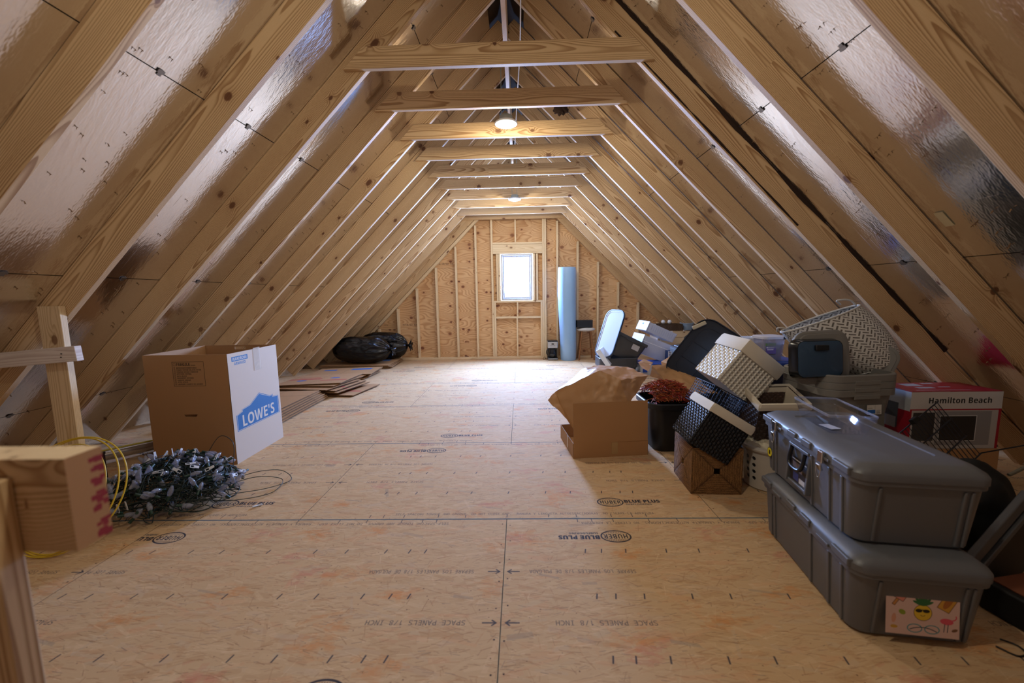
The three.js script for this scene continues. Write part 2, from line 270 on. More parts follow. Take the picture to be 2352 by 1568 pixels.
// ---- gable wall with its window
const WX0 = -.368, WX1 = .255, WY0 = 1.187, WY1 = 2.108;
function wallSheets(wall, z, thick, rows, cols, mats, hole) {
  for (let r = 0; r + 1 < rows.length; r++) for (let c = 0; c + 1 < cols.length; c++) {
    const x0 = cols[c] + .001, x1 = cols[c + 1] - .001, y0 = rows[r] + .001, y1 = rows[r + 1] - .001; let R = [[x0, x1, y0, y1]];
    if (hole && x0 < hole[1] && x1 > hole[0] && y0 < hole[3] && y1 > hole[2]) {
      const a = Math.max(x0, hole[0]), b = Math.min(x1, hole[1]), lo = Math.max(y0, hole[2]), hi = Math.min(y1, hole[3]);
      R = [[x0, a, y0, y1], [b, x1, y0, y1], [a, b, y0, lo], [a, b, hi, y1]].filter(([p, q, s, t]) => q - p > .002 && t - s > .002);
    }
    const g = merge(R.map(([a, b, s, t]) => tr(new THREE.BoxGeometry(b - a, t - s, thick), (a + b) / 2, (s + t) / 2, 0))), U = g.attributes.uv, P = g.attributes.position;
    for (let i = 0; i < P.count; i++) U.setXY(i, (P.getX(i) - cols[c]) / 2.44 + c * .37, (P.getY(i) - rows[r]) / 1.22);
    part(wall, 'plywood_sheet', g, mats[(r * 2 + c) % mats.length], [0, 0, z]);
  }
}
const wallBack = structure('wall_back', 'gable wall of pine studs over knotty plywood sheathing');
seed = 41;
wallSheets(wallBack, ZB - .096, .012, [-.1, .635, 1.853, 3.07, 4.2], [-4.2, -1.278, 1.161, 4.1], plyMats, [WX0, WX1, WY0, WY1]);
wallSheets(wallBack, ZB - .116, .026, [-.1, 4.2], [-4.2, 4.1], [mat('#6b6a68', .8)], [WX0, WX1, WY0, WY1]);
{
  const W = wallBack, S = .038, D = .089, zc = ZB - D / 2, pal = lumberPale;
  const stud = (x, y0, y1, name = 'stud', w = S) => part(W, name, lumber(y1 - y0, w, D).rotateZ(Math.PI / 2), pick(pal), [x, (y0 + y1) / 2, zc]);
  const rail = (x0, x1, y, name, h = S) => part(W, name, lumber(x1 - x0, h, D), pick(pal), [(x0 + x1) / 2, y, zc]);
  const gl = (x) => x + 3.57, gr = (x) => -x + 3.51;
  rail(-3.7, 3.5, S / 2, 'bottom_plate');
  for (const x of [-3.31, -2.903, -2.497, -2.090, -1.684, -1.278, -.871]) stud(x, S, gl(x) - .02);
  for (const x of [.7545, 1.161, 1.567, 1.974, 2.38, 2.786, 3.19]) stud(x, S, gr(x) - .02);
  const kl = -.548, kr = .475;                          // the doubled studs beside the window
  stud(kl, S, 2.78, 'king_stud'); stud(kr, S, 2.78, 'king_stud'); stud(kr + .04, S, 2.78, 'king_stud');
  stud(kl + .041, S, 1.147, 'jack_stud'); stud(kr - .04, S, 1.147, 'jack_stud');
  stud(-.404, 1.187, 2.11, 'window_trimmer'); stud(-.446, 1.187, 2.11, 'window_trimmer'); stud(.292, 1.187, 2.11, 'window_trimmer'); stud(.35, 1.187, 2.11, 'window_trimmer');
  rail(kl + .02, kr - .02, 1.166, 'window_sill_plate'); rail(kl + .06, kr - .06, .845, 'wall_block');
  rail(kl + .02, kr - .02, 2.135, 'header_plate'); rail(kl + .02, kr - .02, 2.225, 'window_header', .14); rail(kl + .02, kr - .02, 2.318, 'header_plate');
  stud(-.06, S, .826, 'cripple_stud', .03); stud(-.05, .864, 1.147, 'cripple_stud', .03); stud(-.075, 2.337, 2.78, 'cripple_stud', .03);
  for (const s of [-1, 1]) {
    const c = s < 0 ? 3.6 : 3.54, x0 = s * c, L = (c + s * RX) / Q + .05;
    part(W, 'gable_plate', lumber(L, .05, D), pick(pal), [(x0 + RX) / 2, c - Math.abs(x0 + RX) / 2 + .02, zc], [0, 0, -s * Math.PI / 4]);
    const cm = s < 0 ? 3.855 : 3.715, y0 = s * cm;
    part(W, 'gable_rafter', lumber(cm / Q, .27, .05), pick(lumberMats), [(y0 + RX) / 2, cm - Math.abs(y0 + RX) / 2, ZB + .0], [0, 0, -s * Math.PI / 4]);
  }
  part(W, 'gable_tie', lumber(2.05, .15, .05), lumberMats[2], [-.12, 2.85, ZB + .03]);
  // stencilled date marks on the sheathing
  const stencil = (t, x, y, w) => { const m = new THREE.MeshPhysicalMaterial({ map: canvasTex(256, 48, (c) => { c.font = 'bold 40px monospace'; c.fillStyle = '#4a3320'; c.textBaseline = 'middle'; c.fillText(t, 4, 26, 248); }), transparent: true, roughness: .7 }); part(W, 'stencil_print', new THREE.PlaneGeometry(w, w * .16), m, [x, y, ZB - .0885]); };
  stencil('12/16/22 S2.', -1.49, 1.95, .36); stencil('20/25', -2.73, .72, .17); stencil('7/16/22 S2.', -2.27, .72, .34);
}
{ // the window
  const w = structure('window_1', 'small white framed gable window glowing with daylight'), white = mat('#b6b8bf', .4), cx = (WX0 + WX1) / 2, cy = (WY0 + WY1) / 2, z = ZB - .045;
  const frame = (W, H, t, d) => { const s = new THREE.Shape(); s.moveTo(-W / 2, -H / 2); s.lineTo(W / 2, -H / 2); s.lineTo(W / 2, H / 2); s.lineTo(-W / 2, H / 2); const h = new THREE.Path(); h.moveTo(-W / 2 + t, -H / 2 + t); h.lineTo(-W / 2 + t, H / 2 - t); h.lineTo(W / 2 - t, H / 2 - t); h.lineTo(W / 2 - t, -H / 2 + t); s.holes.push(h); return new THREE.ExtrudeGeometry(s, { depth: d, bevelEnabled: true, bevelSize: .002, bevelThickness: .002, bevelOffset: -.002, bevelSegments: 1 }).translate(0, 0, -d / 2); };
  part(w, 'window_frame', frame(WX1 - WX0 - .004, WY1 - WY0 - .004, .03, .07), white, [cx, cy, z]);
  part(w, 'window_sash', frame(WX1 - WX0 - .064, WY1 - WY0 - .064, .034, .035), white, [cx, cy, z - .005]);
  part(w, 'window_pane', new THREE.PlaneGeometry(WX1 - WX0 - .13, WY1 - WY0 - .13), new THREE.MeshPhysicalMaterial({ color: 0xffffff, transmission: 1, thickness: 0, roughness: 0, ior: 1.45 }), [cx, cy, z - .005]);
}
{ // the end wall behind the photographer
  const w = structure('wall_front', 'plywood end wall opposite the window'); wallSheets(w, ZF + .01, .02, [-.1, 1.12, 2.34, 4.2], [-4.2, -1.76, .68, 4.1], plyMats);
}
// ---- ceiling lights: round white discs hung below the ridge
function ceilingLight(x, y, z, label) {
  const t = thing('ceiling_light', label, 'light', [x, y, z], 0, 'round attic ceiling lights');
  const steel = mat('#9aa09c', .4, { metalness: .6 });
  part(t, 'canopy', new THREE.LatheGeometry([[.0, .075], [.05, .075], [.056, .07], [.06, .03], [.064, .022]].map((p) => new THREE.Vector2(...p)), 32), steel);
  part(t, 'trim', new THREE.LatheGeometry([[.06, .03], [.085, .024], [.1, .012], [.1, .006], [.092, .002], [.074, .003]].map((p) => new THREE.Vector2(...p)), 40), mat('#e8e8ea', .4));
  part(t, 'lens', new THREE.LatheGeometry([[.0, -.022], [.03, -.019], [.058, -.008], [.075, .006], [.075, .018], [0, .018]].map((p) => new THREE.Vector2(...p)), 40), new THREE.MeshPhysicalMaterial({ color: 0xffffff, emissive: LAMP_COLOUR.clone().lerp(new THREE.Color(1, 1, 1), .7), emissiveIntensity: 14, roughness: .5 }));
  for (const s of [-1, 1]) part(t, 'hanger_rod', bar(V(s * .04, .072, 0), V(s * .035, 3.435 - y, 0), .0035), steel);
  const l = new THREE.PointLight(LAMP_COLOUR, LAMP_POWER, 0, 2); l.position.set(0, -.004, 0); l.castShadow = true; l.shadow.radius = 3; l.name = 'lamp'; t.add(l);
  return t;
}
ceilingLight(-.1, 2.77, -3.66, 'round ceiling light between the second and third collar ties from the front');
ceilingLight(-.06, 2.765, -6.4, 'round ceiling light closest to the gable window');
ceilingLight(-.1, 2.77, -.92, 'round ceiling light farthest from the gable window');

// ---------------------------------------------------------------- things on the left
const kraftTex = (s, w, h, draw) => canvasTex(w, h, (c) => { seed = s * 97 + 3; c.fillStyle = 'rgb(176,132,88)'; c.fillRect(0, 0, w, h); for (let i = 0; i < w * h / 260; i++) { c.globalAlpha = rr(.04, .14); c.fillStyle = rnd() < .5 ? '#8a6238' : '#d0a878'; c.fillRect(rnd() * w, rnd() * h, rr(2, 22), 1); } c.globalAlpha = 1; if (draw) draw(c, w, h); });
const kraft = new THREE.MeshPhysicalMaterial({ map: kraftTex(1, 512, 512), roughness: .72 });
const corr = canvasTex(64, 64, (c) => { c.fillStyle = '#8f6d48'; c.fillRect(0, 0, 64, 64); c.fillStyle = '#5a4128'; for (let i = 0; i < 64; i += 8) c.fillRect(i, 14, 4, 36); });
const kraftEdge = new THREE.MeshPhysicalMaterial({ map: corr, roughness: .85 });
// flat board w x h x t in the xy plane, centred, optional holes; uv 0..1 over the face
function board(w, h, t, holes = [], outline) {
  const s = outline ? new THREE.Shape(outline.map((p) => new THREE.Vector2(...p))) : new THREE.Shape([[-w / 2, -h / 2], [w / 2, -h / 2], [w / 2, h / 2], [-w / 2, h / 2]].map((p) => new THREE.Vector2(...p)));
  for (const q of holes) s.holes.push(new THREE.Path(q.map((p) => new THREE.Vector2(...p))));
  const g = new THREE.ExtrudeGeometry(s, { depth: t, bevelEnabled: false, curveSegments: 8 }).translate(0, 0, -t / 2), P = g.attributes.position, U = g.attributes.uv;
  for (let i = 0; i < P.count; i++) U.setXY(i, P.getX(i) / w + .5, P.getY(i) / h + .5); return g;
}
{ // moving box, open at the top
  const W = .655, D = .612, H = .878, t = .006, b = thing('moving_box', 'tall brown cardboard wardrobe box with a blue gable emblem, open at the top', 'box', [-2.578, 0, -3.264]);
  const fragile = new THREE.MeshPhysicalMaterial({ roughness: .72, map: kraftTex(2, 768, 1024, (c, w, h) => {
    c.fillStyle = c.strokeStyle = '#1d130c'; c.lineWidth = 3; const x = w * .345, y = h * .062, ww = w * .375, hh = h * .215; c.strokeRect(x, y, ww, hh);
    c.font = 'bold 36px sans-serif'; c.fillText('FRAGILE', x + 34, y + 36, 130); c.font = 'bold 13px sans-serif'; c.fillText('FRAGIL', x + 168, y + 36);
    ['BEDROOM DORMITORIO', 'FAMILY ROOM SALA DE ESTAR', 'DINING ROOM COMEDOR', 'KITCHEN COCINA', 'BATH BANO', 'BASEMENT SOTANO', 'GARAGE GARAJE', 'ATTIC ATICO', 'LAUNDRY CUARTO DE LAVADO'].forEach((s, i) => { c.font = 'bold 16px sans-serif'; c.fillText(s, x + 34, y + 60 + i * 18.5, ww - 42); c.lineWidth = 2; c.strokeRect(x + 12, y + 48 + i * 18.5, 11, 11); }); c.strokeRect(x + 10, y + 14, 18, 20);
  }) });
  const emblem = new THREE.MeshPhysicalMaterial({ roughness: .72, map: kraftTex(3, 768, 1024, (c, w, h) => {
    c.globalAlpha = .8; c.fillStyle = 'rgb(214,206,198)'; c.fillRect(0, 0, w, h); c.globalAlpha = 1;
    const B = '#2f6ba6', P = (q) => { c.beginPath(); q.forEach(([u, v], i) => (i ? c.lineTo(u * w, v * h) : c.moveTo(u * w, v * h))); c.closePath(); };
    const o = [[.06, .715], [.06, .565], [.17, .545], [.17, .527], [.33, .512], [.53, .432], [.76, .50], [.83, .497], [.83, .517], [.955, .53], [.955, .715]];
    P(o); c.fillStyle = B; c.fill(); c.lineWidth = 5; c.strokeStyle = '#cfc6bc'; P(o.map(([u, v]) => [.5 + (u - .5) * .965, .6 + (v - .6) * .945])); c.stroke();
    c.fillStyle = '#d2cac0'; c.font = 'bold 150px sans-serif'; c.textAlign = 'center'; c.fillText("LOWE'S", w * .5, h * .69, w * .78);
    c.fillStyle = B; c.fillRect(w * .07, h * .035, w * .3, h * .042); c.textAlign = 'left'; c.fillStyle = '#d2cac0'; c.font = 'bold 40px sans-serif'; c.fillText('WARDROBE', w * .085, h * .07, w * .27); c.fillStyle = B; c.font = 'bold 36px sans-serif'; c.fillText('ARMARIO', w * .11, h * .112, w * .23);
  }) });
  const slot = [[-.05, -.03], [-.04, -.048], [.045, -.048], [.058, -.03]];
  part(b, 'front_panel', board(W, H, t, [slot]), [fragile, kraftEdge], [0, H / 2, D / 2]);
  part(b, 'printed_panel', board(D, H, t), [emblem, kraftEdge], [W / 2, H / 2, 0], [0, Math.PI / 2, 0], 'panel printed with a blue gable emblem');
  part(b, 'back_panel', board(W, H, t, [[[-.05, .40], [.05, .40], [.05, .425], [-.05, .425]]]), [kraft, kraftEdge], [0, H / 2, -D / 2]);
  part(b, 'side_panel', board(D, H, t), [kraft, kraftEdge], [-W / 2, H / 2, 0], [0, -Math.PI / 2, 0]);
  part(b, 'bottom_panel', box(W, t, D, .001, 1), kraft, [0, t / 2, 0]);
  const tape = grid(6, 16, (u, v) => V(0.0022 + noise(u * 9, v * 14, 2) * .0025 + .002, (v - .5) * .19, (u - .5) * .085));
  part(b, 'packing_tape', tape, mat('#e3ddd6', .12, { transparent: true, opacity: .5 }), [W / 2 + t / 2, H - .085, -.03], [0, 0, 0], 'strip of shiny clear tape');
}
// flattened cartons: folded double boards with printing
const flatTex = [0, 1, 2].map((k) => new THREE.MeshPhysicalMaterial({ roughness: .7, map: kraftTex(10 + k, 512, 384, (c, w, h) => {
  if (k === 1) { c.fillStyle = 'rgba(176,44,48,.85)'; c.fillRect(0, h * .44, w * .52, h * .07); c.fillRect(w * .1, h * .3, w * .34, h * .035); c.fillRect(w * .56, h * .62, w * .4, h * .06); c.fillStyle = 'rgba(58,92,170,.8)'; for (const [x, y] of [[.26, .62], [.7, .42]]) { c.beginPath(); c.ellipse(w * x, h * y, w * .075, h * .06, 0, 0, 7); c.fill(); } }
  if (k === 2) { c.fillStyle = '#2f62a4'; c.fillRect(w * .55, h * .16, w * .32, h * .2); c.fillRect(w * .12, h * .24, w * .2, h * .14); }
  c.strokeStyle = 'rgba(90,60,34,.8)'; c.lineWidth = 2; for (const v of [.24, .76]) { c.beginPath(); c.moveTo(0, h * v); c.lineTo(w, h * v); c.stroke(); } c.beginPath(); c.moveTo(w * .5, 0); c.lineTo(w * .5, h); c.stroke();
}) }));
function flatCarton(x, y, z, w, d, turn, tiltX, tiltZ, k, label, group) {
  const t = thing('flattened_carton', label, 'cardboard', [x, y, z], turn, group), s = .004;
  const sheet = (o) => { const g = board(w, d, s); const P = g.attributes.position; return g.rotateX(-Math.PI / 2); };
  const q = new THREE.Group();
  part(t, 'board', sheet(), [flatTex[k], kraftEdge], [0, s / 2, 0], [tiltX, 0, tiltZ]); part(t, 'board', sheet(), [flatTex[k], kraftEdge], [.006, s * 1.5 + .004, .004], [tiltX + .004, .006, tiltZ + .003]);
  return t;
}
seed = 51;
const nth = ['lowest', 'second from the bottom', 'third from the bottom', 'fourth from the bottom', 'fifth from the bottom', 'sixth from the bottom', 'topmost'], place = (i, n) => (i === n - 1 ? 'topmost' : nth[i]);
for (let i = 0; i < 6; i++) flatCarton(-2.93 - i * .022 + rr(-.01, .01), .006 + i * .0175, -4.42 + rr(-.02, .02), .86, 1.16 - i * .012, rr(-.02, .02), 0, .012, 0, `plain flattened carton, ${place(i, 6)} of the neat pile right behind the wardrobe box`, 'plain flattened cartons');
for (let i = 0; i < 7; i++) flatCarton(-2.86 + rr(-.09, .09) - (i === 0 ? -.22 : 0), .006 + i * .02, -5.5 + rr(-.08, .08), .98, .66, rr(-.5, -.1) + (i === 6 ? .1 : 0), .0, .02 + i * .004, 1, `flattened carton with red stripes, ${place(i, 7)} of the uneven red striped pile`, 'red striped flattened cartons');
for (let i = 0; i < 4; i++) flatCarton(-2.92 + rr(-.06, .06), .006 + i * .022, -6.45 + rr(-.06, .06), 1.05, .62, rr(-.2, .05), 0, .015, 2, `flattened carton with blue blocks, ${place(i, 4)} of the pile before the bags`, 'blue printed flattened cartons');
for (let i = 0; i < 4; i++) flatCarton(-3.0 + rr(-.05, .05), .006 + i * .016, -7.45 + rr(-.03, .03), 1.28, .8, rr(-.05, .1), 0, 0, 2, `flattened carton, ${place(i, 4)} of those under the black refuse bags`, 'cartons under the bags');
// black refuse bags
function refuseBag(name, label, p, sx, sy, sz, turn, s) {
  const t = thing(name, label, 'bag', p, turn, 'black refuse bags'), m = refuseBag.m ??= mat('#08080a', .15);
  const g = grid(96, 64, (u, v) => { // v along the bag from the far end to the gathered neck
    const a = u * Math.PI * 2, L = v * 2 - 1; let r = Math.pow(Math.max(0, 1 - Math.pow(Math.abs(L), 3.2)), .62); const neck = smooth(.62, 1, v);
    const ca = Math.cos(a), sa = Math.sin(a); r *= 1 + .07 * noise(ca * 1.6, sa * 1.6, v * 3 + s) + (1 - neck) * .035 * noise(ca * 5, sa * 5, v * 7 + s) + neck * .12 * Math.sin(a * 11 + s) + .035 * noise(ca * 9, sa * 9, v * 16 + s);
    if (v > .985) r = Math.max(r, .06);
    return V(L * sx, Math.max(sy * (r * sa) + sy * .98, .004 + .02 * (1 - r)), r * ca * sz);
  }); part(t, 'sack', g, m);
  part(t, 'tied_neck', grid(40, 8, (u, v) => { const a = u * Math.PI * 2, r = .022 + v * v * .075 * (1 + .5 * Math.sin(a * 5)); return V(sx * .985 + v * .075, sy * .98 + Math.sin(a) * r, Math.cos(a) * r); }), refuseBag.ms ??= mat('#0b0b0e', .25, { side: THREE.DoubleSide }));
  return t;
}
refuseBag('refuse_bag', 'shiny black refuse bag lying in front of the other one on flat cartons', [-2.99, .075, -7.33], .56, .25, .26, -.08, 3);
refuseBag('refuse_bag', 'black refuse bag lying behind the shiny one against the gable wall', [-2.74, .075, -7.8], .5, .265, .2, -.02, 8);
// tangled heap of string lights
{
  const C = [-2.27, 0, -2.43], t = thing('string_lights', 'tangled heap of dark green string lights with clear faceted bulbs', 'string lights', C);
  const wire = mat('#11231d', .45), bulb = mat('#d6daea', .1, { transmission: .78, thickness: 0, ior: 1.4 }), socket = mat('#16352a', .5), clip = mat('#eceef2', .4, { transmission: .25, thickness: 0 });
  const dome = (x, z) => { const r = Math.hypot(x / .41, z / .36); return .27 * Math.sqrt(Math.max(0, 1 - r * r * .92)) * (1 - .25 * smooth(-.05, .45, x)); };
  seed = 61; const curves = [];
  for (let k = 0; k < 95; k++) {
    const pts = []; let a = rr(0, 7), x = rr(-.3, .3), z = rr(-.22, .22); const reach = rr(.6, 1.02), deep = rr(.25, 1.02);
    for (let i = 0; i < 16; i++) { a += rr(-1.5, 1.5); x = clamp(x + Math.cos(a) * rr(.05, .16), -.41 * reach, .41 * reach); z = clamp(z + Math.sin(a) * rr(.05, .14), -.36 * reach, .36 * reach); { const q = Math.hypot(x / .41, z / .36) / reach; if (q > 1) { x /= q; z /= q; a += 2.2; } } pts.push(V(x, .006 + dome(x, z) * clamp(deep + rr(-.2, .1)) + rr(0, .012), z)); }
    curves.push(tube(pts, .0026, 90, 5));
  }
  for (const q of [[[.3, .1, -.02], [.42, .09, -.2], [.52, .05, -.3], [.62, .012, -.24], [.55, .02, -.1], [.38, .05, .05]], [[.32, .09, .02], [.44, .07, -.16], [.58, .03, -.2], [.6, .01, -.06], [.45, .02, .06], [.3, .04, .1]], [[-.05, .14, -.3], [.06, .3, -.34], [.15, .26, -.33], [.2, .1, -.25]], [[-.2, .06, .28], [-.12, .01, .36], [-.2, .005, .44], [-.32, .004, .47], [-.43, .004, .41]]]) curves.push(tube(q.map((p) => V(...p)), .0024, 60, 5));
  part(t, 'wire', merge(curves), wire);
  const bg = merge([new THREE.LatheGeometry([[0, .062], [.005, .059], [.0115, .043], [.0138, .026], [.0115, .007], [.007, 0], [0, 0]].map((p) => new THREE.Vector2(...p)), 9)]), sg = new THREE.CylinderGeometry(.009, .008, .028, 8).translate(0, -.013, 0);
  const cg = merge([tr(box(.016, .03, .003, .001, 1), 0, .02, 0), tr(box(.004, .026, .003, .001, 1), -.008, -.004, 0), tr(box(.004, .026, .003, .001, 1), .008, -.004, 0), tr(box(.016, .004, .003, .001, 1), 0, -.016, 0)]);
  const outer = () => { let x, z; do { x = rr(-.41, .41); z = rr(-.36, .36); } while (Math.hypot(x / .41, z / .36) > 1); return [x, dome(x, z), z]; };
  for (let i = 0; i < 140; i++) { const [x, y, z] = outer(), b = part(t, 'bulb', bg, bulb, [x, .014 + y * (i % 4 ? rr(.85, 1.02) : rr(.3, .8)), z], [rr(-2.4, 2.4), rr(0, 6.3), rr(-2, 2)]); part(b, 'socket', sg, socket); }
  for (let i = 0; i < 34; i++) { const [x, y, z] = outer(); part(t, 'clip', cg, clip, [x, .02 + y * rr(.9, 1.03), z], [rr(-1.6, 1.6), rr(0, 6.3), rr(-1.2, 1.2)]); }
  part(t, 'clip', cg, clip, [.61, .006, .1], [1.5, 0, .8]);
}
{ // coil of thin yellow cable leaning on the rail post
  const t = thing('cable_coil', 'loose coil of thin yellow cable standing beside the string lights', 'cable', [-2.46, 0, -1.98]), m = mat('#d8b52e', .4);
  [[.285, 0, 0, 0], [.268, -.02, .012, .03], [.292, .02, .02, -.04]].forEach(([r, dx, dz, w]) => { const pts = []; for (let i = 0; i < 28; i++) { const a = i / 28 * Math.PI * 2; pts.push(V(Math.cos(a) * r * .97 + dx, .006 + (Math.sin(a) + 1) * r * .92, -.13 * Math.sin(a) + dz + w * Math.cos(a))); } part(t, 'loop', tube(pts, .0038, 120, 7, true), m); });
}
{ // rail by the stair opening, far side: stud against a rafter with one cross board
  const t = thing('guard_rail', 'guard rail of a pine stud and a whitish cross board nailed beside a rafter', 'railing', [-2.674, 0, -2.218]);
  part(t, 'post', lumber(1.272, .129, .036).rotateZ(Math.PI / 2), lumberPale[0], [0, .636, .0]);
  part(t, 'cross_board', lumber(.52, .086, .038), new THREE.MeshPhysicalMaterial({ map: pine(9, 5.2, .2, 1024, 128, [228, 218, 212], [192, 172, 164], 2), roughness: .7 }), [-.09, .985, .039], [0, 0, .075], 'pale scuffed cross board');
  for (const [x, y] of [[.09, 1.005], [.085, .985]]) part(t, 'nail', new THREE.CylinderGeometry(.004, .004, .004, 8).rotateX(Math.PI / 2), mat('#3a3734', .5), [x, y, .059]);
}
{ // rail by the stair opening, near side: close to the lens
  const z1 = -.6, a = at(146, 1054, z1), b = at(150, 1266, z1), h = a.y - b.y, d = ray(250, 1150), z2 = a.x / (d.x / d.z), th = z1 - z2, t = thing('guard_rail', 'guard rail of thick brown boards with red paint on the end grain', 'railing', [a.x, 0, z1]);
  const red = new THREE.MeshPhysicalMaterial({ roughness: .75, map: canvasTex(256, 512, (c, w, hh) => { c.fillStyle = 'rgb(176,130,80)'; c.fillRect(0, 0, w, hh); seed = 71; for (let i = 0; i < 60; i++) { c.globalAlpha = .25; c.strokeStyle = '#8a5a2c'; c.lineWidth = 2; c.beginPath(); c.arc(w * .2, hh * 1.2, 60 + i * 14, 3.5, 6.2); c.stroke(); } c.globalAlpha = .95; c.fillStyle = '#8a1718'; for (const [y, n] of [[.04, 3], [.16, 5], [.3, 4], [.47, 5], [.58, 3], [.78, 4], [.88, 5]]) for (let k = 0; k < n; k++) c.fillRect(w * (.5 + rnd() * .36), hh * (y + rnd() * .07), rr(36, 72), rr(20, 40)); }) });
  part(t, 'top_board', new THREE.BoxGeometry(.7, h, th), [red, lumberMats[2], lumberPale[1], lumberMats[2], lumberMats[4], lumberMats[4]], [-.35, a.y - h / 2, -th / 2]);
  part(t, 'post', lumber(a.y - .03, .089, .038).rotateZ(Math.PI / 2), lumberMats[3], [at(36, 1200, z1 + .04).x - .092 - a.x, (a.y - .03) / 2, .0195]);
}
{ // odds and ends beside the wardrobe box
  const a = up(266, 1026, .12), b = up(372, 984, .1), t = thing('foil_tube', 'long silver foil wrapped tube with a yellow stripe lying behind the string lights', 'tube', [0, 0, 0]);
  part(t, 'tube', bar(V(-3.42, .1, -2.75), V(-3.02, .06, -3.42), .045, 20), mat('#cfd2d8', .18, { metalness: .9 })); part(t, 'stripe', bar(V(-3.407, .143, -2.74), V(-3.007, .103, -3.41), .007, 8), mat('#cbb748', .4));
  const bx = thing('switch_box', 'small black plastic box behind the string lights', 'box', [-2.9, 0, -2.5], .2), bm = mat('#101114', .4); part(bx, 'case', box(.09, .26, .12, .006), bm, [0, .13, 0]); part(bx, 'lid', box(.094, .016, .124, .004), bm, [0, .262, 0]);
}

// ---------------------------------------------------------------- things on the right
// woven sheet in the xy plane facing +z: raised pillows over and under
function woven(w, h, nu, nv, amp, style = 0) {
  return grid(nu * 8, nv * 8, (u, v) => {
    const a = u * nu, b = v * nv, fa = a - Math.floor(a), fb = b - Math.floor(b), odd = (Math.floor(a) + Math.floor(b)) % 2; let k;
    if (style === 0) k = odd ? Math.sin(fa * Math.PI) * .9 + .1 : Math.sin(fb * Math.PI) * .55 * Math.sin(fa * Math.PI);
    else k = Math.max(Math.sin(fa * Math.PI) > .72 ? 1 : .0, Math.sin(fb * Math.PI) > .72 ? .7 : 0);
    return V((u - .5) * w, (v - .5) * h, k * amp);
  });
}
function linedBasket(t, w, h, d, m, liner, band, nu, nv, styles) {
  const H = h * (1 - band) + .01, y = -h / 2 + H / 2;
  part(t, 'wall_core', loft([ring(w - .012, d - .012, .008, -h / 2, 3), ring(w - .012, d - .012, .008, h / 2 - .006, 3), ring(w - .03, d - .03, .008, h / 2 - .006, 3), ring(w - .03, d - .03, .008, -h / 2 + .01, 3)], { capA: true, capB: true }), m);
  [[0, d / 2, 0, w], [-Math.PI / 2, 0, -w / 2, d], [Math.PI / 2, 0, w / 2, d], [Math.PI, -d / 2, 0, w]].forEach(([a, z, x, ww], i) => part(t, 'woven_side', woven(ww, H, nu, nv, .007, styles[i]), m, [x - Math.sin(a) * .006, y, z - Math.cos(a) * .006], [0, a, 0]));
  const b0 = h / 2 - band * h, R = [], N = 10; const wob = (k) => (p, i) => { p.y += noise(i * .9, k * 3, w * 40) * .004; const s = 1 + noise(i * .7, k * 2 + 9, h * 33) * .012; p.x *= s; p.z *= s; return p; };
  for (const [gx, yy] of [[.004, b0], [.012, b0 - .002], [.014, b0 + .02], [.012, h / 2 - .012], [.006, h / 2 + .004], [-.012, h / 2 + .004], [-.022, h / 2 - .02], [-.034, -h / 2 + .04]]) R.push(ring(w + gx * 1.6, d + gx * 1.6, .012, yy, 3).map(wob(yy > 0 ? 1 : 0)));
  part(t, 'cloth_liner', loft(R, { capB: true }), liner);
}
const linen = mat('#d8cdb9', .9), tilted = (t, e) => { t.rotation.order = 'YXZ'; t.rotation.set(...e); return t; };
{
  const t = tilted(thing('storage_basket', 'white woven storage basket with a cream liner, tipped over on the pile', 'basket', [1.569, .735, -2.869]), [.041, .044, -.675]);
  linedBasket(t, .325, .336, .325, mat('#d9d2c4', .38), linen, .27, 11, 11, [1, 0, 0, 0]);
  const b = tilted(thing('storage_basket', 'black woven storage basket with a cream liner, tipped into the seagrass cube', 'basket', [1.2498, .4, -2.569]), [-.002, -.016, -.56]);
  linedBasket(b, .295, .292, .292, mat('#101319', .28), linen, .18, 15, 14, [0, 0, 0, 0]);
}
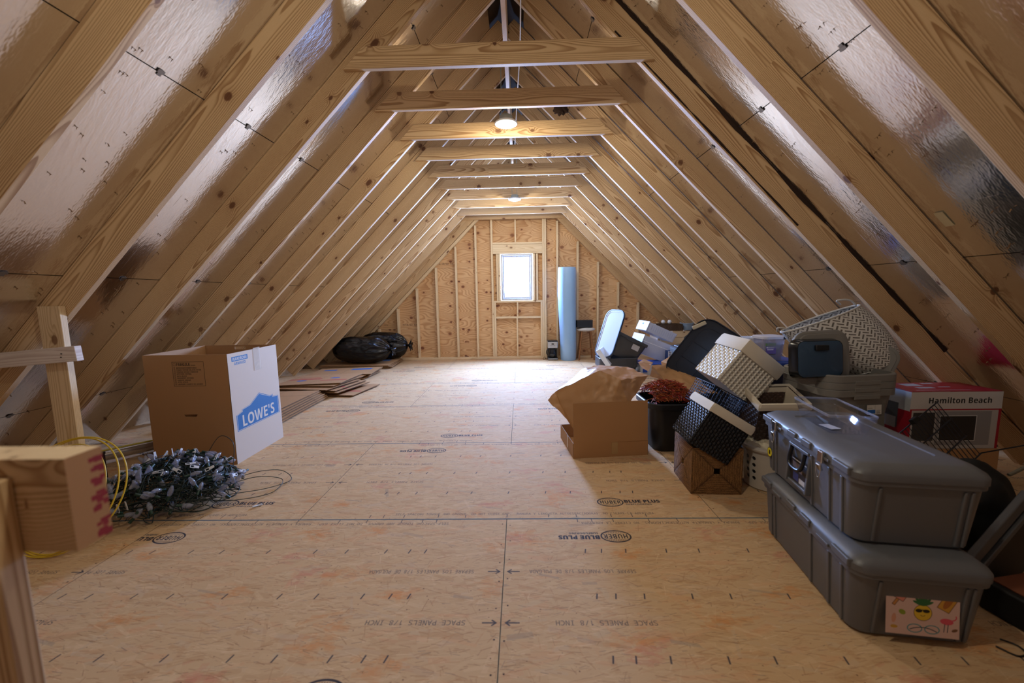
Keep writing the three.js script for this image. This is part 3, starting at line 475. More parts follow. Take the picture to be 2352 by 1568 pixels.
{ // seagrass cube, open at the top, square hole in each side
  const W = .3125, H = .3066, D = .3265, t = thing('seagrass_cube', 'brown seagrass rope cube with a square hole in its side', 'basket', [1.248, 0, -2.603], -.046);
  const gt = dataTex(256, 256, (u, v) => { const a = Math.abs(u - .5), b = Math.abs(v - .5), along = a > b ? v : u, k = Math.max(a, b) * 2; const n = noise(along * 60, k * 30, 2), l = noise(along * 7, k * 46, 5); const h = Math.sin(Math.floor(k * 23) * 78.2 + (a > b ? 1 : 2) * 9) * .5; return mix3([168, 124, 74], [70, 46, 24], clamp(.55 * Math.exp(-Math.abs(a - b) * 60) + .3 * h + .3 + .5 * n + .45 * l + .5 * smooth(.75, 1, Math.abs(Math.cos(k * 24 * Math.PI / 2 * 1.9))))); });
  const m = new THREE.MeshPhysicalMaterial({ map: gt, roughness: .8 });
  const face = (w, h) => { const g = grid(90, 90, (u, v) => { const a = Math.abs(u - .5) * 2, b = Math.abs(v - .5) * 2, k = Math.max(a, b), dg = Math.abs(a - b), z = Math.abs(Math.sin(k * 24 * Math.PI / 2 * 1.9)) * .0022 - .003 * Math.exp(-dg * 26) + noise(u * 12, v * 12, 3) * .0015; return V((u - .5) * w, (v - .5) * h, z); }); const I = [...g.index.array], o = []; for (let i = 0; i < I.length; i += 3) { const q = Math.floor(i / 6), x = q % 90, y = Math.floor(q / 90); if (Math.max(Math.abs(x - 44.5), Math.abs(y - 44.5)) > 6) o.push(I[i], I[i + 1], I[i + 2]); } g.setIndex(o); return g; };
  for (const [a, w, d] of [[0, W, D / 2], [Math.PI, W, D / 2], [-Math.PI / 2, D, W / 2], [Math.PI / 2, D, W / 2]]) {
    part(t, 'rope_side', face(w, H), m, [Math.sin(a) * d, H / 2, Math.cos(a) * d], [0, a, 0]);
    const e = .072; part(t, 'side_core', board(w - .004, H - .004, .01, [[[-w * e, -H * e], [w * e, -H * e], [w * e, H * e], [-w * e, H * e]]]), m, [Math.sin(a) * (d - .009), H / 2, Math.cos(a) * (d - .009)], [0, a, 0]);
  }
  part(t, 'bottom', box(W - .01, .01, D - .01, .003), m, [0, .006, 0]);
}
{ // white laundry basket with round holes along its side
  const t = thing('laundry_basket', 'white plastic laundry basket with round side holes beside the seagrass cube', 'basket', [1.665, 0, -2.575]), m = mat('#cfc9bf', .4), C = (r, y) => Array.from({ length: 48 }, (_, i) => V(Math.cos(i / 48 * 6.28319) * r, y, Math.sin(i / 48 * 6.28319) * r * .92));
  const cuts = []; for (let q = 0; q < 4; q++) for (const a of [3.02, 2.72, .3, -.4]) cuts.push(new THREE.CylinderGeometry(.013, .013, .06, 18).rotateZ(Math.PI / 2).rotateY(-a).translate(Math.cos(a) * .16, .075 + q * .045, Math.sin(a) * .148));
  part(t, 'body', drilled(loft([C(.145, .0), C(.155, .008), C(.168, .15), C(.176, .272), C(.171, .272), C(.163, .15), C(.15, .012)], { capA: true, capB: true }), cuts), m);
  part(t, 'rim', loft([C(.172, .262), C(.192, .266), C(.196, .278), C(.192, .29), C(.172, .292), C(.168, .27)]), m);
  part(t, 'cloth', grid(30, 20, (u, v) => { const a = u * 6.2832, r = .04 + v * .135; return V(Math.cos(a) * r, .262 + (1 - v) * .05 + noise(Math.cos(a) * 3, Math.sin(a) * 3, v * 4) * .03, Math.sin(a) * r * .9); }), mat('#c9bfa9', .9, { side: THREE.DoubleSide }));
}
// wire basket: bars on five faces
function wireBasket(label, p, e, w, h, d, n, m) {
  const t = tilted(thing('wire_basket', label, 'basket', p, 0, 'black wire baskets'), e), r = .002, B = [];
  part(t, 'rim', merge([[-1, -1, 1, -1], [1, -1, 1, 1], [1, 1, -1, 1], [-1, 1, -1, -1]].map(([a, b, c, f]) => bar(V(a * w / 2, h, b * d / 2), V(c * w / 2, h, f * d / 2), .0035))), m);
  for (let i = 0; i <= n; i++) { const x = (i / n - .5) * w, z = (i / n - .5) * d; B.push(bar(V(x, 0, -d / 2), V(x, 0, d / 2), r, 5), bar(V(x, 0, d / 2), V(x, h, d / 2), r, 5), bar(V(x, 0, -d / 2), V(x, h, -d / 2), r, 5), bar(V(-w / 2, 0, z), V(-w / 2, h, z), r, 5), bar(V(w / 2, 0, z), V(w / 2, h, z), r, 5), bar(V(-w / 2, 0, z), V(w / 2, 0, z), r, 5)); }
  for (let j = 1; j < 8; j++) { const y = h * j / 8; B.push(bar(V(-w / 2, y, d / 2), V(w / 2, y, d / 2), r, 5), bar(V(-w / 2, y, -d / 2), V(w / 2, y, -d / 2), r, 5), bar(V(-w / 2, y, -d / 2), V(-w / 2, y, d / 2), r, 5), bar(V(w / 2, y, -d / 2), V(w / 2, y, d / 2), r, 5)); }
  part(t, 'wire_grid', merge(B), m); return t;
}
const blackWire = mat('#1c2230', .28, { metalness: .6 });
wireBasket('black wire basket leaning under the tipped white basket', [1.36, .44, -2.83], [.0, .05, -.5], .26, .17, .26, 10, blackWire);
wireBasket('black wire basket between the black woven basket and the grey trunk', [1.6, .3, -2.96], [.05, .1, -.42], .24, .2, .22, 12, blackWire);
{ // dark woven basket with a cream liner standing open
  const t = tilted(thing('storage_basket', 'brown woven basket with cream liner standing open behind the upper trunk', 'basket', [1.705, .475, -2.66]), [.28, -.1, .04]);
  linedBasket(t, .3, .27, .26, mat('#3a2c27', .6), linen, .14, 12, 10, [0, 0, 0, 0]);
  part(t, 'inner_weave', woven(.24, .2, 14, 12, .004), mat('#4a3732', .6), [-.005, -.005, -.098]); part(t, 'inner_weave', woven(.18, .2, 10, 12, .004), mat('#4a3732', .6), [-.118, -.005, .0], [0, Math.PI / 2, 0]);
}
// plain tapered tub: body, rim
function tub(t, w, d, h, r, m, o = {}) {
  const k = o.taper ?? .84, e = o.rim ?? .016, th = .005;
  part(t, 'body', loft([ring(w * k - .02, d * k - .02, r * .8, 0), ring(w * k, d * k, r, .012), ring(w * .97, d * .97, r * 1.05, h - .03), ring(w * .97 - th * 2, d * .97 - th * 2, r, h - .03), ring(w * k - .02, d * k - .02, r * .8, .012)], { capA: true, capB: true }), m);
  part(t, 'rim', loft([ring(w * .965, d * .965, r, h - .045), ring(w + e, d + e, r + .01, h - .045), ring(w + e, d + e, r + .01, h - .006), ring(w + e - .012, d + e - .012, r, h), ring(w * .955, d * .955, r, h), ring(w * .955, d * .955, r, h - .045)]), m);
  if (o.handles) for (const s of [-1, 1]) for (const f of (o.handles === 'z' ? [[0, 0, s * (d + e) / 2, s > 0 ? 0 : Math.PI]] : [[s * (w + e) / 2, 0, 0, s * Math.PI / 2]])) {
    part(t, 'grip_recess', box((o.handles === 'z' ? w : d) * .36, .026, .006, .002), o.gripMat ?? m, [f[0], h - .05, f[2]], [0, f[3], 0]);
  }
  return t;
}
function lidGeo(w, d, r, h = .03) { return loft([ring(w - .012, d - .012, r, 0), ring(w, d, r + .005, .001), ring(w, d, r + .005, h * .6), ring(w - .014, d - .014, r, h * .75), ring(w * .86, d * .88, r * .8, h * .75), ring(w * .84, d * .86, r * .8, h), ring(w * .7, d * .76, r * .6, h)], { capA: true, capB: true }); }
// ---- two grey trunks, one on the other
const trunkGrey = mat('#626367', .4), chrome = mat('#c9ccd2', .2, { metalness: 1 });
function trunk(name, label, x0, y0, z0, upper) {
  const t = thing(name, label, 'trunk', [x0, y0, z0], -.14, 'stacked grey trunks'), m = trunkGrey, W = .455, L = .765;
  const body = part(t, 'body', loft([ring(.375, .675, .045, 0), ring(.4, .7, .05, .012), ring(.43, .742, .055, .243), ring(.448, .758, .055, .246), ring(.448, .758, .055, .262)], { capA: true, capB: true }), m);
  for (const z of [-.27, -.235, .085, .21, .29]) for (const s of [-1, 1]) part(body, 'rib', box(.012, .232, .016, .004), m, [s * .2075, .126, z], [0, 0, -s * .065]);
  for (const x of [-.135, .135, .158]) part(body, 'rib', box(.012, .225, .014, .005), m, [x, .126, .3605], [.091, 0, 0]);
  const lid = part(t, 'lid', loft([ring(.44, .745, .05, .263), ring(W, L, .055, .264), ring(W, L, .055, .288), ring(W - .012, L - .012, .055, .3), ring(W - .06, L - .06, .05, .318), ring(W - .10, L - .1, .05, .322), ring(.27, .5, .02, .322), ring(.262, .492, .02, .3175)], { capA: true, capB: true }), m);
  for (const z of [-.3, -.06, .06, .3]) part(lid, 'lid_lug', box(.022, .03, z === .3 || z === -.3 ? .1 : .075, .005), m, [-W / 2 + .004, .284, z]);
  for (const z of [-.19, .0, .19]) part(lid, 'hinge_notch', box(.012, .012, .08, .003), trunkGrey, [-W / 2 - .001, .273, z]);
  if (upper) {
    for (const z of [-.21, .185]) { const q = part(t, 'latch', box(.014, .05, .034, .003), chrome, [-W / 2 - .008, .275, z], null, 'shiny metal latch'); part(q, 'latch_hook', box(.012, .03, .026, .004), chrome, [-.004, -.045, 0], [0, 0, .3]); part(q, 'latch_wire', tube([V(-.006, -.02, -.013), V(-.008, -.07, -.014), V(-.006, -.09, 0), V(-.008, -.07, .014), V(-.006, -.02, .013)], .0016, 24, 5), chrome); }
    const hz = -.005, hx = -.222; for (const [dy, dz, h, d] of [[.09, 0, .014, .16], [-.09, 0, .014, .16], [0, -.082, .194, .014], [0, .082, .194, .014]]) part(t, 'handle_surround', box(.024, h, d, .004), trunkGrey, [hx + .008, .145 + dy, hz + dz], [0, 0, -.065]);
    part(t, 'handle', tube([V(hx - .002, .225, hz - .055), V(hx - .012, .17, hz - .055), V(hx - .016, .145, hz - .04), V(hx - .016, .145, hz + .04), V(hx - .012, .17, hz + .055), V(hx - .002, .225, hz + .055)], .009, 40, 8), mat('#15161a', .3), null, null, 'black handle');
    const lab = canvasTex(128, 128, (c) => { c.fillStyle = '#241c1c'; c.fillRect(0, 0, 128, 128); c.fillStyle = '#c9c4bd'; c.fillRect(6, 10, 116, 5); c.fillRect(70, 88, 46, 24); c.fillStyle = '#7a6a66'; c.fillRect(12, 24, 80, 40); c.fillStyle = '#39427a'; c.fillRect(20, 74, 44, 36); });
    part(t, 'product_label', new THREE.PlaneGeometry(.13, .13), new THREE.MeshPhysicalMaterial({ map: lab, roughness: .4 }), [hx + .005, .118, hz], [0, -Math.PI / 2, 0]).rotation.set(0, -Math.PI / 2, 0);
    const st = canvasTex(128, 128, (c) => { c.fillStyle = '#111'; c.beginPath(); c.arc(64, 64, 63, 0, 7); c.fill(); c.fillStyle = '#e0cf2c'; c.beginPath(); c.arc(64, 64, 58, 0, 7); c.fill(); c.fillStyle = '#2a2410'; c.fillRect(42, 36, 40, 56); });
    part(t, 'round_sticker', new THREE.CircleGeometry(.026, 28), new THREE.MeshPhysicalMaterial({ map: st, roughness: .4 }), [-.2115, .1, -.3], [0, -Math.PI / 2, 0], 'round yellow sticker').rotation.set(-.0, -Math.PI / 2, 0);
  } else {
    const art = canvasTex(512, 400, (c) => { // hand-coloured summer stickers
      c.fillStyle = '#d9b9b0'; c.fillRect(0, 0, 512, 400); c.lineWidth = 4; c.strokeStyle = '#5a3a2a';
      const E = (x, y, a, b, f, r = 0) => { c.fillStyle = f; c.beginPath(); c.ellipse(x, y, a, b, r, 0, 7); c.fill(); };
      c.save(); c.translate(105, 70); c.rotate(.55); c.fillStyle = '#dd8d7c'; c.fillRect(-42, -70, 84, 110); c.strokeRect(-42, -70, 84, 110); E(0, -45, 44, 40, '#e5c06a'); c.fillStyle = '#c98a4c'; c.fillRect(-11, 40, 22, 60); c.strokeRect(-11, 40, 22, 60); c.restore();
      E(260, 205, 62, 66, '#e0bb35'); c.stroke(); c.fillStyle = '#2c6a3c'; for (let i = -3; i <= 3; i++) { c.save(); c.translate(260, 142); c.rotate(i * .38); c.beginPath(); c.ellipse(0, -36, 12, 42, 0, 0, 7); c.fill(); c.restore(); }
      c.fillStyle = '#1b1512'; for (const x of [232, 284]) { c.beginPath(); c.ellipse(x, 190, 24, 15, 0, 0, 7); c.fill(); } c.fillRect(228, 178, 60, 7); c.beginPath(); c.arc(260, 218, 16, .4, 2.7); c.stroke();
      c.save(); c.translate(440, 90); c.rotate(.5); c.fillStyle = '#cf9a3d'; c.fillRect(-46, -90, 92, 180); c.strokeRect(-46, -90, 92, 180); E(0, 10, 24, 66, '#a9672f'); E(0, -52, 26, 24, '#e8e2d6'); c.restore();
      E(425, 262, 46, 26, '#d9566a', .1); c.strokeStyle = '#d9566a'; c.lineWidth = 9; c.beginPath(); c.moveTo(462, 250); c.quadraticCurveTo(500, 240, 486, 210); c.stroke(); c.strokeStyle = '#2a2a3a'; c.lineWidth = 5; for (const x of [412, 436]) { c.beginPath(); c.moveTo(x, 284); c.lineTo(x - 6, 352); c.stroke(); }
      c.strokeStyle = '#3d8c98'; c.lineWidth = 7; for (const x of [205, 325]) { c.beginPath(); c.ellipse(x, 340, 50, 34, 0, 0, 7); c.stroke(); } c.strokeStyle = '#30424a'; c.beginPath(); c.moveTo(170, 352); c.quadraticCurveTo(265, 300, 360, 358); c.stroke();
      E(116, 212, 26, 20, '#8a9a35', .6); E(178, 42, 22, 18, '#a0583c'); E(310, 14, 46, 34, '#2f6b45'); E(60, 340, 26, 14, '#c99a3d'); E(58, 268, 16, 40, '#d39a80', .1); E(480, 330, 22, 12, '#7a5138', -.4);
    });
    part(t, 'sticker_sheet', new THREE.PlaneGeometry(.232, .175), new THREE.MeshPhysicalMaterial({ map: art, roughness: .5 }), [.006, .13, .3695], [-.091, 0, 0], 'pink sheet of summer stickers with a pineapple');
  }
  return t;
}
trunk('storage_chest', 'grey plastic trunk on the floor with a pink sticker sheet on its end', 1.482, 0, -1.705, false);
trunk('storage_chest', 'grey plastic trunk with metal latches and yellow sticker on top of another', 1.512, .3225, -1.772, true);
{ // clear tray standing on the upper trunk
  const t = thing('clear_tray', 'clear acrylic tray standing on the upper grey trunk', 'tray', [1.505, .641, -1.90], -.2), m = new THREE.MeshPhysicalMaterial({ color: 0xf4f6ff, transmission: 1, thickness: 0, roughness: .05, ior: 1.49 });
  part(t, 'body', loft([ring(.148, .27, .012, .0), ring(.154, .276, .014, .004), ring(.178, .32, .014, .06), ring(.19, .335, .014, .062), ring(.192, .337, .014, .09)], { capA: true }), m);
  part(t, 'lip', loft([ring(.189, .334, .014, .084), ring(.195, .340, .016, .083), ring(.197, .342, .016, .093), ring(.19, .335, .014, .094), ring(.189, .334, .014, .089)]), mat('#e6eaf6', .06, { transmission: .82, thickness: 0 }));
  part(t, 'paper_slip', box(.05, .0015, .07, .0005, 1), mat('#cfd2dc', .6), [-.03, .004, .05], [0, .3, 0]);
}
// ---- grey totes, one inside the other, on a white tote
const toteGrey = mat('#83817c', .45);
{
  const P = [2.115, 0, -2.66], yaw = .12;
  const base = thing('storage_tote', 'pale tote under the three nested taupe totes', 'tote', [P[0], 0, P[2] - .02], yaw); tub(base, .5, .42, .235, .06, mat('#b9bcc4', .45));
  for (let i = 0; i < 3; i++) {
    const t = thing('storage_tote', ['taupe storage tote holding two others nested in it, with a blue and white label', 'taupe storage tote nested between two like it', 'taupe storage tote topmost of three nested, with lids standing in it'][i], 'tote', [P[0], .237 + i * .045, P[2]], yaw, 'nested taupe totes');
    tub(t, .48, .42, .44, .08, toteGrey, { handles: 'z', taper: .8 + i * .0 });
    if (i === 0) { part(t, 'grip_panel', box(.19, .17, .012, .02), mat('#6f6d68', .5), [.06, .27, .196], [-.07, 0, 0]); const lb = canvasTex(128, 80, (c) => { c.fillStyle = '#d5d2cc'; c.fillRect(0, 0, 128, 80); c.fillStyle = '#2a66b4'; c.fillRect(4, 40, 70, 32); c.fillStyle = '#777'; c.fillRect(84, 44, 36, 4); c.fillRect(84, 54, 30, 4); c.fillRect(84, 64, 34, 8); c.fillRect(8, 24, 40, 4); c.fillRect(70, 0, 2, 38); }); part(t, 'label', new THREE.PlaneGeometry(.1, .06), new THREE.MeshPhysicalMaterial({ map: lb, roughness: .5 }), [.068, .305, .2085], [-.07, 0, 0]); }
  }
  const rim = .77;
  const l1 = tilted(thing('tote_lid', 'taupe tote lid standing upright behind the smoky tub', 'lid', [1.925, .725, -2.545]), [-.12, .12, .03]); part(l1, 'lid', lidGeo(.39, .34, .09, .03).rotateX(Math.PI / 2), toteGrey, [0, .14, 0]);
  const l2 = tilted(thing('tote_lid', 'taupe tote lid standing behind the chevron basket', 'lid', [2.31, .62, -2.72]), [-.2, -.5, -.35]); part(l2, 'lid', lidGeo(.26, .34, .08, .03).rotateX(Math.PI / 2), toteGrey, [0, .16, 0]);
  const s = tilted(thing('smoky_tub', 'smoky dark see-through tub standing on its side in the taupe totes', 'tub', [1.865, .735, -2.475]), [-.1, .12, 0]), sm = mat('#3d5570', .14, { transmission: .15, thickness: 0, ior: 1.4 });
  part(s, 'base_panel', loft([ring(.3, .22, .04, .06), ring(.3, .22, .04, .062), ring(.27, .19, .03, .066)], { capB: true, capA: true }).rotateX(Math.PI / 2), sm, [0, .13, -.05]);
  part(s, 'side_wall', loft([ring(.32, .24, .05, 0), ring(.335, .25, .05, .004), ring(.33, .245, .05, .03), ring(.305, .225, .04, .062)]).rotateX(Math.PI / 2), mat('#14171b', .2), [0, .13, -.05]);
  part(s, 'grip', box(.09, .035, .02, .006), mat('#1b2026', .25), [0, .2, .02]);
}
{ // large chevron basket lying on the totes
  const t = thing('chevron_basket', 'big soft laundry basket with grey and white chevron weave lying on the totes', 'basket', [2.05, .8, -2.7]);
  const ch = canvasTex(512, 512, (c) => { c.fillStyle = '#dcd8d0'; c.fillRect(0, 0, 512, 512); c.strokeStyle = '#6d665f'; c.lineWidth = 9; const n = 16, s = 512 / n; for (let j = -1; j <= n; j++) for (let i = 0; i < n; i++) { const x = i * s, y = j * s + (i % 2 ? 0 : s / 2); for (const k of [0]) { c.beginPath(); if (i % 2) { c.moveTo(x + 3, y + s - 4); c.lineTo(x + s - 3, y + 3); } else { c.moveTo(x + 3, y + 3); c.lineTo(x + s - 3, y + s - 4); } c.stroke(); } } });
  ch.repeat.set(3, 1); const m = new THREE.MeshPhysicalMaterial({ map: ch, roughness: .85, side: THREE.DoubleSide });
  const O = V(2.05, .8, -2.7), A = at(1798, 763, -2.8), B = at(1968, 701, -2.86), E = at(1953, 858, -2.76), F = at(2046, 792, -2.86);
  const shape = (g) => grid(72, 40, (u, v) => { const a = u * Math.PI * 2, c0 = A.clone().lerp(B, .5), c1 = E.clone().lerp(F, .5), mx = B.clone().sub(A).multiplyScalar(.5).lerp(F.clone().sub(E).multiplyScalar(.5), Math.pow(v, 1.3)), ctr = c0.lerp(c1, v); const rz = (.155 + .03 * Math.sin(v * 3.1)) - g, bul = 1 + .1 * Math.sin(v * Math.PI); const sag = -.035 * Math.sin(v * Math.PI) * (1 - Math.cos(a)) * .4; return ctr.addScaledVector(mx, Math.cos(a) * bul * (1 - g * 3)).add(V(0, sag + noise(Math.cos(a) * 2, Math.sin(a) * 2, v * 3) * .01 + Math.sin(a) * .02 * (1 - v), Math.sin(a) * rz * (.84 + .16 * v))).sub(O); });
  part(t, 'weave', shape(0), m);
  const rimP = (g) => Array.from({ length: 24 }, (_, i) => { const a = i / 24 * Math.PI * 2; return A.clone().lerp(B, .5).addScaledVector(B.clone().sub(A).multiplyScalar(.5), Math.cos(a)).add(V(0, Math.sin(a) * .02, Math.sin(a) * .13)).sub(O); });
  part(t, 'rim', tube(rimP(), .007, 90, 6, true), mat('#cbc6bc', .85));
  const bs = Array.from({ length: 40 }, (_, i) => { const a = i / 40 * Math.PI * 2; return E.clone().lerp(F, .5).addScaledVector(F.clone().sub(E).multiplyScalar(.5), Math.cos(a)).add(V(0, 0, Math.sin(a) * .155)).sub(O); });
  part(t, 'base', loft([bs, bs.map((p) => p.clone().multiplyScalar(.98).add(V(.004, -.003, 0)))], { capA: true, capB: true }), m);
  for (const [c, dx, dy] of [[B, -.14, .035], [A, -.035, .03]]) { const q = c.clone().sub(O); part(t, 'rope_handle', tube([q.clone().add(V(c === B ? -.02 : .06, .0, .02)), q.clone().add(V(dx * .5, dy * 1.1, .02)), q.clone().add(V(dx, dy, .0)), q.clone().add(V(dx * .7, dy * .2, -.02))], .006, 30, 7), mat('#bfb8ab', .85)); }
}
{ // toaster oven carton on a plain carton
  const W = .58, H = .38, D = .27, t = thing('appliance_carton', 'red and white appliance carton with black lettering under the rafters', 'box', [2.815, .245, -2.695]), mk = (f, w, h) => new THREE.MeshPhysicalMaterial({ roughness: .35, map: canvasTex(w, h, f) });
  const front = mk((c, w, h) => { c.fillStyle = '#a5192a'; c.fillRect(0, 0, w, h); c.fillStyle = '#cfc9c4'; c.fillRect(0, 0, w, h * .3); c.fillStyle = '#111'; c.font = 'bold 70px sans-serif'; c.textAlign = 'center'; c.fillText('Hamilton Beach', w * .54, h * .2, w * .74); c.fillStyle = '#b9b4b0'; c.fillRect(w * .02, h * .32, w * .95, h * .68); c.fillStyle = '#3c3a3a'; c.fillRect(w * .04, h * .36, w * .24, h * .5); c.fillStyle = '#8f8c8c'; c.fillRect(w * .3, h * .34, w * .6, h * .6); c.fillStyle = '#2c2a2a'; c.fillRect(w * .34, h * .42, w * .4, h * .44); c.strokeStyle = '#d8d8d8'; c.lineWidth = 6; c.strokeRect(w * .34, h * .42, w * .4, h * .44); }, 768, 512);
  const top = mk((c, w, h) => { c.fillStyle = '#a5192a'; c.fillRect(0, 0, w, h); c.fillStyle = '#b9b7b9'; c.fillRect(w * .22, h * .1, w * .2, h * .28); c.fillRect(w * .5, h * .06, w * .14, h * .1); c.fillStyle = '#d0b8b8'; c.fillRect(w * .1, h * .72, w * .62, h * .05); }, 256, 128);
  const side = mk((c, w, h) => { c.fillStyle = '#a5192a'; c.fillRect(0, 0, w, h); c.fillStyle = '#bfc3c8'; c.fillRect(0, 0, w, h * .34); c.fillStyle = '#5a5f66'; c.fillRect(w * .2, h * .24, w * .5, h * .44); c.fillStyle = '#b4b4b6'; c.fillRect(w * .3, h * .5, w * .36, h * .2); }, 128, 192);
  const red = mat('#a5192a', .4); part(t, 'carton', new THREE.BoxGeometry(W, H, D), [red, side, top, red, front, red], [0, H / 2, 0]); part(t, 'top_flap', box(W * .98, .003, D * .5, .001, 1), top, [0, H + .002, D * .24]);
  const u = thing('cardboard_carton', 'plain brown carton beneath the red appliance carton', 'box', [2.815, 0, -2.695]); part(u, 'walls', box(.6, .243, .29, .004), kraft, [0, .1215, 0]); part(u, 'tape', box(.05, .002, .292, .0008, 1), mat('#8a6f4c', .3), [0, .243, 0]);
}
{ // dark heap beside the trunks: wire rack, bag, framed board, black case
  const w = tilted(thing('wire_rack', 'tangled wire shelf rack leaning before the appliance carton', 'rack', [2.62, .2, -2.3]), [-.5, .25, .36]), B = [];
  for (let i = 0; i < 15; i++) B.push(bar(V(-.24 + i * .035, 0, -.02), V(-.24 + i * .035, .36, -.02), .0025, 5)); for (const y of [0, .12, .24, .36]) B.push(bar(V(-.25, y, -.016), V(.26, y, -.016), .004, 6)); for (const x of [-.25, .26]) B.push(bar(V(x, 0, -.016), V(x, .02, .2), .004, 6));
  part(w, 'wires', merge(B), mat('#4b4f57', .3, { metalness: .8 })); part(w, 'clamp', box(.06, .03, .03, .006), mat('#141414', .5), [-.05, .37, 0]);
  const b = thing('dark_bag', 'limp black fabric bag heaped behind the upper trunk', 'bag', [2.2, 0, -1.93], .2), bm = mat('#0d0b0b', .8);
  part(b, 'sack', grid(60, 40, (u, v) => { const a = u * Math.PI * 2, f = v * Math.PI, r = 1 + .16 * noise(Math.cos(a) * 2 * Math.sin(f), Math.sin(a) * 2 * Math.sin(f), Math.cos(f) * 2 + 4); return V(Math.cos(a) * Math.sin(f) * .22 * r, Math.max(0, .22 - Math.cos(f) * .23 * r), Math.sin(a) * Math.sin(f) * .17 * r); }), bm);
  part(b, 'strap', tube([V(.1, .4, .1), V(.2, .44, .12), V(.3, .3, .12), V(.24, .1, .16)], .008, 30, 6), mat('#5d5648', .7));
  const fr = tilted(thing('picture_frame', 'silver edged framed board leaning beside the trunks', 'frame', [2.02, .2, -1.62]), [-.2, .3, .42]); part(fr, 'moulding', merge([tr(box(.5, .04, .03, .006), .06, .05, 0), tr(box(.5, .02, .036, .004), .06, .012, .006)]), mat('#5c5d60', .4, { metalness: .4 })); part(fr, 'board', box(.5, .2, .01, .002), mat('#2a2320', .6), [.06, -.09, -.006]);
  const k = thing('black_case', 'low black case with a reddish brown top beside the lower trunk', 'case', [2.02, 0, -1.42], .18), km = mat('#0b0b0c', .6); part(k, 'case', box(.3, .12, .26, .01), km, [0, .06, 0]); part(k, 'top_board', box(.28, .006, .22, .002), mat('#7a4429', .7), [.02, .123, -.01]);
  solo('cord', tube([V(1.70, .004, -1.33), V(1.73, .004, -1.29), V(1.77, .004, -1.3), V(1.78, .004, -1.33), V(1.75, .004, -1.36)], .003, 30, 6), mat('#14110f', .5), 'short loop of black cord on the floor by the lower trunk', 'cord');
}

// ---------------------------------------------------------------- the middle of the right-hand heap
{ // low open carton with its front flap up
  const W = .606, D = .47, H = .122, t = thing('open_carton', 'low open brown carton with its front flap standing up, full of packing paper', 'box', [.681, 0, -3.285], .109), s = .005;
  part(t, 'front_wall', board(W, H, s), [kraft, kraftEdge], [0, H / 2, D / 2]); part(t, 'back_wall', board(W, H, s), [kraft, kraftEdge], [0, H / 2, -D / 2]);
  for (const k of [-1, 1]) part(t, 'side_wall', board(D, H, s), [kraft, kraftEdge], [k * W / 2, H / 2, 0], [0, Math.PI / 2, 0]);
  part(t, 'bottom', box(W, .005, D, .001, 1), kraft, [0, .003, 0]);
  const f = part(t, 'raised_flap', board(.6, .325, s), [kraft, kraftEdge], [-.002, H + .161, D / 2 - .004], [-.035, -.01, .006]);
  part(t, 'packing_tape', box(.05, .1, .002, .0008, 1), mat('#b08f63', .25), [.03, .07, D / 2 + .004]); part(t, 'packing_tape', box(.002, .1, .03, .0008, 1), mat('#cdb79a', .3), [-W / 2 - .004, .07, .05]);
}
// crumpled paper: triangles between points, subdivided and wrinkled
function paperSheet(pts, tris, amp, s, sub = 4) {
  const P = []; for (const [a, b, c] of tris) { const A = pts[a], B = pts[b], C = pts[c], n = 1 << sub, at3 = (i, j) => { const u = i / n, v = j / n, w = 1 - u - v; return A.clone().multiplyScalar(w).addScaledVector(B, u).addScaledVector(C, v); };
    for (let i = 0; i < n; i++) for (let j = 0; j < n - i; j++) { P.push(at3(i, j), at3(i + 1, j), at3(i, j + 1)); if (j < n - i - 1) P.push(at3(i + 1, j), at3(i + 1, j + 1), at3(i, j + 1)); } }
  for (const p of P) { const n1 = Math.abs(noise(p.x * 9 + s, p.y * 9, p.z * 9)), n2 = noise(p.x * 26, p.y * 26 + s, p.z * 26), n3 = noise(p.x * 5, p.y * 5, p.z * 5 + s); p.add(V(n3 * amp, (n1 - .25) * amp * 1.2 + n2 * amp * .25, n2 * amp * .3)); }
  const g = new THREE.BufferGeometry(); g.setAttribute('position', new THREE.Float32BufferAttribute(P.flatMap((p) => [p.x, p.y, p.z]), 3)); g.setAttribute('uv', new THREE.Float32BufferAttribute(P.flatMap((p) => [p.x * 1.7, p.y * 1.7]), 2));
  return toCreasedNormals(mergeVertices(g, 1e-4), .55);
}
const paper = new THREE.MeshPhysicalMaterial({ map: kraft.map, roughness: .42, side: THREE.DoubleSide });
